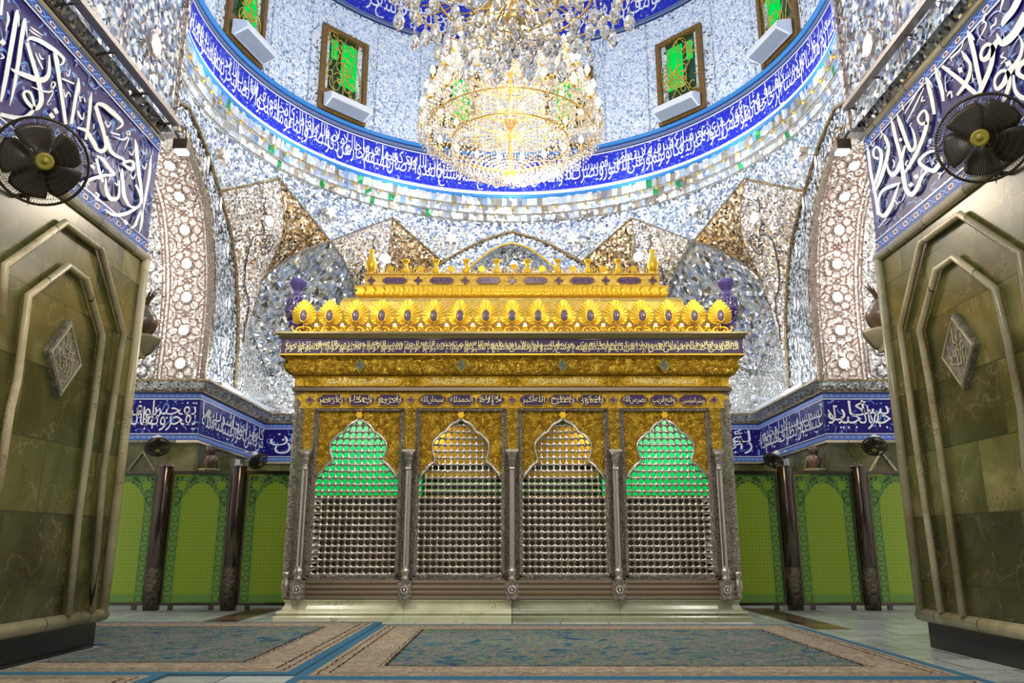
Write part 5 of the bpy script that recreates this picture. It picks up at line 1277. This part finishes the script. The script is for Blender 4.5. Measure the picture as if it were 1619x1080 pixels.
for k in range(5): cart('gold_quatrefoil', lozenge(.22, .12), (k - 2) * 1.365, yg, 3.088, 'gold_relief')
yi = -HY - .25
q = MB(); Lb = 2 * HX + .66
script_band(q, TEXT['kursi'], Lb, .175, lambda u, v: (-Lb / 2 + u, yi - .003, 3.438 + v), kx=1.25); part('band_lettering', q, 'gold_bright')
for k in range(4):
    d = [(0, .10), (.035, .05), (.078, 0), (.035, -.05), (0, -.10), (-.035, -.05), (-.078, 0), (-.035, .05)]
    cart('enamel_diamond', d, (k - 1.5) * 1.365, -HY - .225, 3.275, 'enamel_green')
yu = -HY + .655
W2 = 2 * (HX - .68)
for k in range(7): cart('upper_enamel_boss', quatre(.05), -W2 / 2 + .08 + k * (W2 - .16) / 6, yu, 4.775, 'enamel_frieze2')
for k in range(6): cart('upper_enamel_cartouche', lozenge(.37, .10), -W2 / 2 + .08 + (k + .5) * (W2 - .16) / 6, yu, 4.775, 'enamel')
# crest shells, ovals, lamps
def shell():
    q = MB(); N = 104; R_ = 6
    def rr(a):  # a = 0 up
        base = .160 + .042 * cos(a) - .010 * cos(2 * a); tip = .050 * max(0, cos(a)) ** 16
        return base * (1 + .05 * abs(sin(a * 13))) + tip - (.055 * max(0, -cos(a)) ** 6)
    def F(u, v):
        a = 2 * pi * u; r = rr(a) * (.28 + .72 * v); return (r * sin(a) * .93, -.05 - .05 * (1 - v) + .010 * cos(a * 26) * v - .03 * v * v * max(0, cos(a)),   .235 + r * cos(a))
    q.grid(F, N, R_, True); q.poly([F(k / N, 0) for k in range(N)])
    q.grid(lambda u, v: (rr(2 * pi * u) * sin(2 * pi * u) * .93 * (1 - .3 * v), -.03 + .05 * v, .235 + rr(2 * pi * u) * cos(2 * pi * u) * (1 - .3 * v)), N, 1, True)
    for s in (-1, 1):
        q.tube(smooth([(s * .02, -.04, .10), (s * .07, -.05, .09), (s * .10, -.05, .05), (s * .07, -.05, .02), (s * .045, -.05, .04), (s * .06, -.055, .06)], 4), .016, 6)
        q.tube(smooth([(s * .10, -.04, .03), (s * .15, -.04, .06), (s * .165, -.04, .10), (s * .14, -.04, .11)], 4), .013, 6)
    q.box((0, -.03, .02), (.20, .05, .05))
    return q
def crest_at(x, y, rz, src=None):
    if src is None:
        s_ = part('crest_shell', shell(), 'gold', True); s_.location = (x, y, 3.725); s_.rotation_euler = (0, 0, rz)
        q = MB(); q.grid(lambda u, v: (.052 * sin(2 * pi * u) * (1 - v * .98), -.100 - .02 * v * (2 - v), .245 + .082 * cos(2 * pi * u) * (1 - v * .98)), 20, 4, True); ov = q.build('enamel_oval', M['enamel_oval'], s_, True)
        q = MB(); q.tube([(.055 * sin(2 * pi * k / 20), -.104, .245 + .086 * cos(2 * pi * k / 20)) for k in range(20)], .007, 5, True); rm = q.build('oval_rim', M['gold'], s_, True)
        return (s_, ov, rm)
    c = inst(src[0], (x, y, 3.725), rz)
    for o in src[1:]: d = o.copy(); COL.objects.link(d); d.parent = c
def bulb_at(x, y, src=None):
    if src is None:
        q = MB(); q.lathe([(.03, 0), (.035, .01), (.01, .02), (.01, .07), (.022, .075), (.022, .085)], (0, 0, 0), 10); s_ = part('crest_lamp', q, 'gold', True); s_.location = (x, y, 3.73)
        q = MB(); q.ball((0, 0, .115), .020, 8); b_ = q.build('bulb', M['bulb_small'], s_, True); return (s_, b_)
    c = inst(src[0], (x, y, 3.73)); d = src[1].copy(); COL.objects.link(d); d.parent = c
cs = bs = None; pit = 5.70 / 16; yc = -HY - .12
for k in range(17):
    r_ = crest_at(-2.85 + k * pit, yc, 0, cs); cs = cs or r_
for k in range(16):
    r_ = bulb_at(-2.85 + (k + .5) * pit, yc - .09, bs); bs = bs or r_
for s in (-1, 1):
    for k in range(12): crest_at(s * (HX + .12), -2.1 + k * .36, s * pi / 2, cs)
# upper tier ornaments
q = MB()
for k in range(16):
    x0 = -W2 / 2 + .14 + k * (W2 - .28) / 15
    for s in (-1, 1): q.tube(smooth([(x0 - s * .13, 0, 0), (x0 - s * .10, 0, .07), (x0 - s * .03, 0, .08), (x0 - s * .02, 0, .03), (x0 - s * .06, 0, .02), (x0 - s * .06, 0, .05)], 4), .008, 5)
o = part('openwork_cresting', q, 'gold', True); o.location = (0, yu + .03, 4.89)
stp = None
for k in range(9):
    x = (k - 4) * (W2 - .25) / 9
    if stp is None:
        q = MB(); st_ = [(.06 if i % 2 else .042) for i in range(16)]; f_ = [(st_[i] * sin(2 * pi * i / 16), -.015, .075 + st_[i] * cos(2 * pi * i / 16)) for i in range(16)]; q.poly(f_)
        g_ = [(p[0], .015, p[2]) for p in f_]
        for i in range(16): q.poly([f_[i], f_[(i + 1) % 16], g_[(i + 1) % 16], g_[i]])
        q.poly(g_[::-1]); stp = part('star_rosette', q, 'gold'); stp.location = (x, yu + .02, 4.89)
    elif k != 4: inst(stp, (x, yu + .02, 4.89))
vp = None
for k in range(8):
    x = (k - 3.5) * (W2 - .25) / 9
    if vp is None:
        q = MB(); q.lathe([(.03, 0), (.045, .01), (.055, .05), (.05, .09), (.028, .12), (.03, .17), (.05, .21), (.062, .235), (.05, .24)], (0, 0, 0), 14); vp = part('vase_finial', q, 'gold', True); vp.location = (x, yu + .04, 4.88)
    else: inst(vp, (x, yu + .04, 4.88))
q = MB(); q.lathe([(.05, 0), (.035, .02), (.06, .06), (.085, .13), (.08, .20), (.05, .29), (.032, .34), (.032, .36), (.05, .39), (.045, .40)], (0, 0, 0), 16); ur = part('urn_finial', q, 'gold', True); ur.location = (-W2 / 2 + .06, yu + .06, 4.88)
inst(ur, (W2 / 2 - .06, yu + .06, 4.88)); inst(ur, (-W2 / 2 + .06, -yu - .06, 4.88)); inst(ur, (W2 / 2 - .06, -yu - .06, 4.88))
q = MB(); q.box((0, 0, 4.4), (3.6, 2.6, .9)); part('roof_core', q, 'gold_soft')
# lit spot lamp on the roof
o = empty('spot_lamp', (.03, CY + yu + .10, 4.90)); q = MB(); q.lathe([(.03, 0), (.03, .02), (.012, .03), (.012, .10), (.05, .12), (.055, .16)], (0, 0, 0), 12); q.build('stand', M['gold'], o)
q = MB(); q.ball((0, 0, .17), .055, 12); q.build('bulb', M['lamp'], o, True); tag(o, 'small glaring lamp on the middle of the shrine roof', 'lamp')
# enamelled vases on the ledge corners
o = empty('enamel_vase', (-3.03, CY - HY + .05, 3.73))
q = MB(); q.lathe([(.085, .13), (.10, .17), (.11, .23)], (0, 0, 0), 22); q.lathe([(.11, .23), (.15, .33), (.172, .43), (.165, .52), (.13, .585), (.09, .61)], (0, 0, 0), 22); q.build('body', M['enamel_vase'], o, True)
q = MB(); q.lathe([(.09, 0), (.09, .03), (.055, .05), (.05, .08), (.07, .11), (.085, .13)], (0, 0, 0), 22); q.build('foot', M['lilac'], o, True)
q = MB(); q.lathe([(.10, .60), (.06, .64), (.055, .68), (.07, .70), (.11, .76), (.125, .80), (.12, .83), (.07, .86), (.01, .87)], (0, 0, 0), 22); q.build('neck', M['lilac'], o, True)
tag(o, 'tall violet enamelled vase on the shrine ledge, left corner', 'vase', 'enamelled corner vases'); snap(o)
dup(o, (3.03, CY - HY + .05, 3.73), label='tall violet enamelled vase on the shrine ledge, right corner')
# the tomb inside
M['tomb'] = goldr('brown_carved_wood', 14, .3, (.09, .07, .045), (.17, .14, .095), .4, .1, .01)
o = empty('tomb_chest', (0, CY, .27)); q = MB(); q.box((0, 0, .655), (5.3, 3.2, 1.31)); q.build('chest', M['tomb'], o)
q = MB(); q.box((0, 0, 1.325), (5.36, 3.26, .03)); q.build('lid_edge', M['gold_fine'], o)
q = MB(); q.box((0, -1.50, 2.05), (2.5, .10, .55)); q.box((0, -1.5, 1.66), (2.5, .04, .10)); q.build('gilt_casket', M['gold'], o)  # gold slabs added to imitate a golden reflection behind the middle bays
for s in (-1, 1):
    q = MB(); q.box((s * 2.05, -1.50, 1.96), (1.52, .05, 1.22)); q.build('lit_green_pane', M['green_case'], o)
q = MB(); q.box((0, -1.52, 1.42), (2.5, .03, .035)); q.box((0, -1.52, 1.52), (2.5, .03, .02)); q.build('green_light_line', emis('dim_green_tube', (.16, .42, .05), .45), o)
q = MB(); q.box((0, 0, 1.9), (5.0, 2.8, 1.1)); q.build('case_body', M['green_dark'], o)
tag(o, 'brown tomb chest with green lit panes and painted gold reflection inside the shrine lattice', 'tomb')
lamp('shrine_inner_light', (-1.2, CY - 2.05, 2.6), 10, (1, .9, .7), .1); lamp('shrine_inner_light', (1.2, CY - 2.05, 2.6), 10, (1, .9, .7), .1)
# ================================================================== chandeliers
ch = empty('chandelier', (-.03, CY, 0)); tag(ch, 'huge brightly lit gold and crystal chandelier under the dome', 'chandelier')
q = MB(); q.lathe([(.02, 7.25), (.09, 7.30), (.12, 7.40), (.06, 7.48), (.04, 7.6), (.035, 8.2), (.13, 8.28), (.15, 8.36), (.09, 8.44), (.035, 8.5), (.035, 9.3), (.09, 9.36), (.04, 9.45), (.03, 10.9), (.08, 10.95), (.03, 11.05), (.03, 17.0)], (0, 0, 0), 18); q.build('stem', M['gold_dull'], ch, True)
def ring_part(r, z, t=.025): q = MB(); q.tube([(r * cos(a * pi / 30), r * sin(a * pi / 30), z) for a in range(60)], t * .7, 6, True); q.build('ring', M['gold_dull'], ch, True)
for r, z in ((1.05, 7.95), (1.50, 8.15), (.62, 8.75), (.52, 9.2), (1.2, 8.85), (.9, 9.6), (.6, 10.2)): ring_part(r, z)
proto = None; nb = 0; arms = MB(); cr = MB(); rnc = random.Random(9)
for (r, z, n, ph) in ((1.62, 8.35, 22, 0), (1.52, 8.85, 20, .15), (1.30, 9.3, 18, 0), (1.02, 9.75, 16, .1), (.72, 10.2, 12, 0), (.42, 10.6, 8, .2)):
    for k in range(n):
        a = 2 * pi * k / n + ph; c, s_ = cos(a), sin(a)
        arms.tube(smooth([(c * .06, s_ * .06, z - .25), (c * r * .5, s_ * r * .5, z - .42), (c * r * .9, s_ * r * .9, z - .28), (c * r, s_ * r, z - .08)], 4), .0065, 5)
        if proto is None:
            q = MB(); q.lathe([(.015, -.09), (.02, -.03), (.05, -.01), (.055, 0), (.02, .005), (.02, .09)], (0, 0, 0), 10); cu = q.build('lamp_cup', M['gold_dull'], ch, True); cu.location = (c * r, s_ * r, z)
            q = MB(); q.lathe([(.015, .09), (.04, .12), (.05, .16), (.03, .23), (.003, .27)], (0, 0, 0), 8); bl = q.build('bulb', M['bulb'], cu, True); proto = (cu, bl)
        else:
            d = proto[0].copy(); COL.objects.link(d); d.parent = ch; d.location = (c * r, s_ * r, z); e = proto[1].copy(); COL.objects.link(e); e.parent = d
        for m_ in range(9):    # crystals below every cup
            b_ = a + (m_ - 4) * .028; cr.drop(((r + .05) * cos(b_), (r + .05) * sin(b_), z - .02 - .03 * abs(m_ - 4)), .026, .10, 5)
        cr.drop((c * r, s_ * r, z - .12), .03, .14, 6)
arms.build('curved_arm_set', M['gold_dull'], ch, True)['kind'] = 'stuff'
# swags between tiers, the basket below, the fringe
def strand(P, n, r=.018, h=.05):
    for p in resample(P, n): cr.drop((p[0] + rnc.uniform(-.01, .01), p[1] + rnc.uniform(-.01, .01), p[2]), r * rnc.uniform(.8, 1.2), h, 5)
for k in range(72):
    a = 2 * pi * k / 72; c, s_ = cos(a), sin(a)
    strand([(1.52 * c, 1.52 * s_, 8.12), (1.15 * c, 1.15 * s_, 7.72), (.7 * c, .7 * s_, 7.48), (.15 * c, .15 * s_, 7.40)], 20)
    strand([(.60 * c, .60 * s_, 8.72), (1.0 * c, 1.0 * s_, 8.5), (1.5 * c, 1.5 * s_, 8.2)], 8, .015, .04)
    strand([(.9 * c, .9 * s_, 9.6), (1.2 * c, 1.2 * s_, 9.1), (1.5 * c, 1.5 * s_, 8.7)], 10, .015, .05)
    strand([(.3 * c, .3 * s_, 10.8), (.6 * c, .6 * s_, 10.2), (.9 * c, .9 * s_, 9.6)], 9, .015, .05)
for k in range(90):
    a = 2 * pi * k / 90
    for (r, z, n) in ((1.50, 8.12, 4), (1.05, 7.92, 3), (1.66, 8.25, 3)):
        for j in range(n): cr.drop((r * cos(a), r * sin(a), z - j * .075), .017, .068, 5)
for k in range(100):    # curtains between the tiers
    a = 2 * pi * k / 100; c, s_ = cos(a), sin(a)
    for (r0, z0, r1, z1, n) in ((1.50, 8.80, 1.62, 8.38, 6), (1.28, 9.25, 1.50, 8.86, 6), (1.0, 9.7, 1.28, 9.3, 6), (.7, 10.15, 1.0, 9.78, 6), (1.2, 8.82, 1.15, 8.3, 5)):
        if k % 2 == 0 or r0 > 1.1: strand([(r0 * c, r0 * s_, z0), (r1 * c, r1 * s_, z1)], n, .017, .06)
for k in range(26):
    a = 2 * pi * k / 26
    for r, z in ((.5, 9.15), (.62, 8.7)):
        for j in range(4): cr.drop((r * cos(a), r * sin(a), z - j * .09), .022, .08, 5)
o = cr.build('crystal_strings', M['crystal'], ch); o['kind'] = 'stuff'
# chandelier of the front hall: only its lowest tiers hang into view
c2 = empty('crystal_chandelier', (.02, 6.3, 0)); tag(c2, 'nearer chandelier with large cut crystal drops at the top edge of view', 'chandelier')
q = MB(); q.lathe([(.05, 5.55), (.10, 5.6), (.06, 5.7), (.03, 5.8), (.03, 7.6), (.08, 7.7), (.02, 7.8), (.02, 9.6)], (0, 0, 0), 16); q.build('stem', M['gold_dull'], c2, True)
ar2 = MB(); dp = None; cnt = 0; smq = MB()
for (r, z, n, sz) in ((.10, 5.46, 4, 1.0), (.24, 5.50, 8, 1.0), (.40, 5.55, 12, 1.1), (.56, 5.62, 14, 1.0), (.74, 5.70, 16, 1.1), (.92, 5.76, 18, 1.15), (1.10, 5.84, 20, 1.2), (1.02, 6.02, 20, 1.1), (.6, 5.9, 14, 1.0)):
    for k in range(n):
        a = 2 * pi * k / n + r * 3; x, y = r * cos(a), r * sin(a); zz = z + .05 * sin(k * 2.3)
        if dp is None:
            q = MB(); q.lathe([(.006, 0), (.026, -.018), (.040, -.05), (.047, -.088), (.038, -.125), (.020, -.152), (.003, -.165)], (0, 0, 0), 9); q.ball((0, 0, .02), .018, 6); dp = q.build('crystal_drop', M['crystal_big'], c2); dp.location = (x, y, zz); dp.scale = (sz, sz, sz)
        else:
            d = dp.copy(); COL.objects.link(d); d.parent = c2; d.location = (x, y, zz); d.scale = (sz, sz, sz * (1 + .1 * sin(k)))
        cnt += 1
        for j in range(3): smq.drop((x, y, zz + .10 + j * .07), .018, .06, 5)
    for k in range(n // 2 + 2):
        a = 2 * pi * k / (n // 2 + 2); ar2.tube(smooth([(.04 * cos(a), .04 * sin(a), z + .35), (r * .6 * cos(a), r * .6 * sin(a), z + .18), (r * cos(a), r * sin(a), z + .2)], 4), .008, 5)
for r, z in ((.4, 5.78), (.74, 5.92), (1.1, 6.05)): ar2.tube([(r * cos(t * pi / 24), r * sin(t * pi / 24), z) for t in range(48)], .012, 5, True)
ar2.build('gold_frame', M['gold_dull'], c2, True); o = smq.build('small_crystals', M['crystal_big'], c2); o['kind'] = 'stuff'
for zz_ in (8.0, 8.9, 9.8): lamp('chandelier_inner_light', (.0, CY, zz_), 40, (1, .88, .68), .3)
lamp('front_chandelier_light', (.02, 6.3, 6.15), 240, (1, .93, .82), .15)
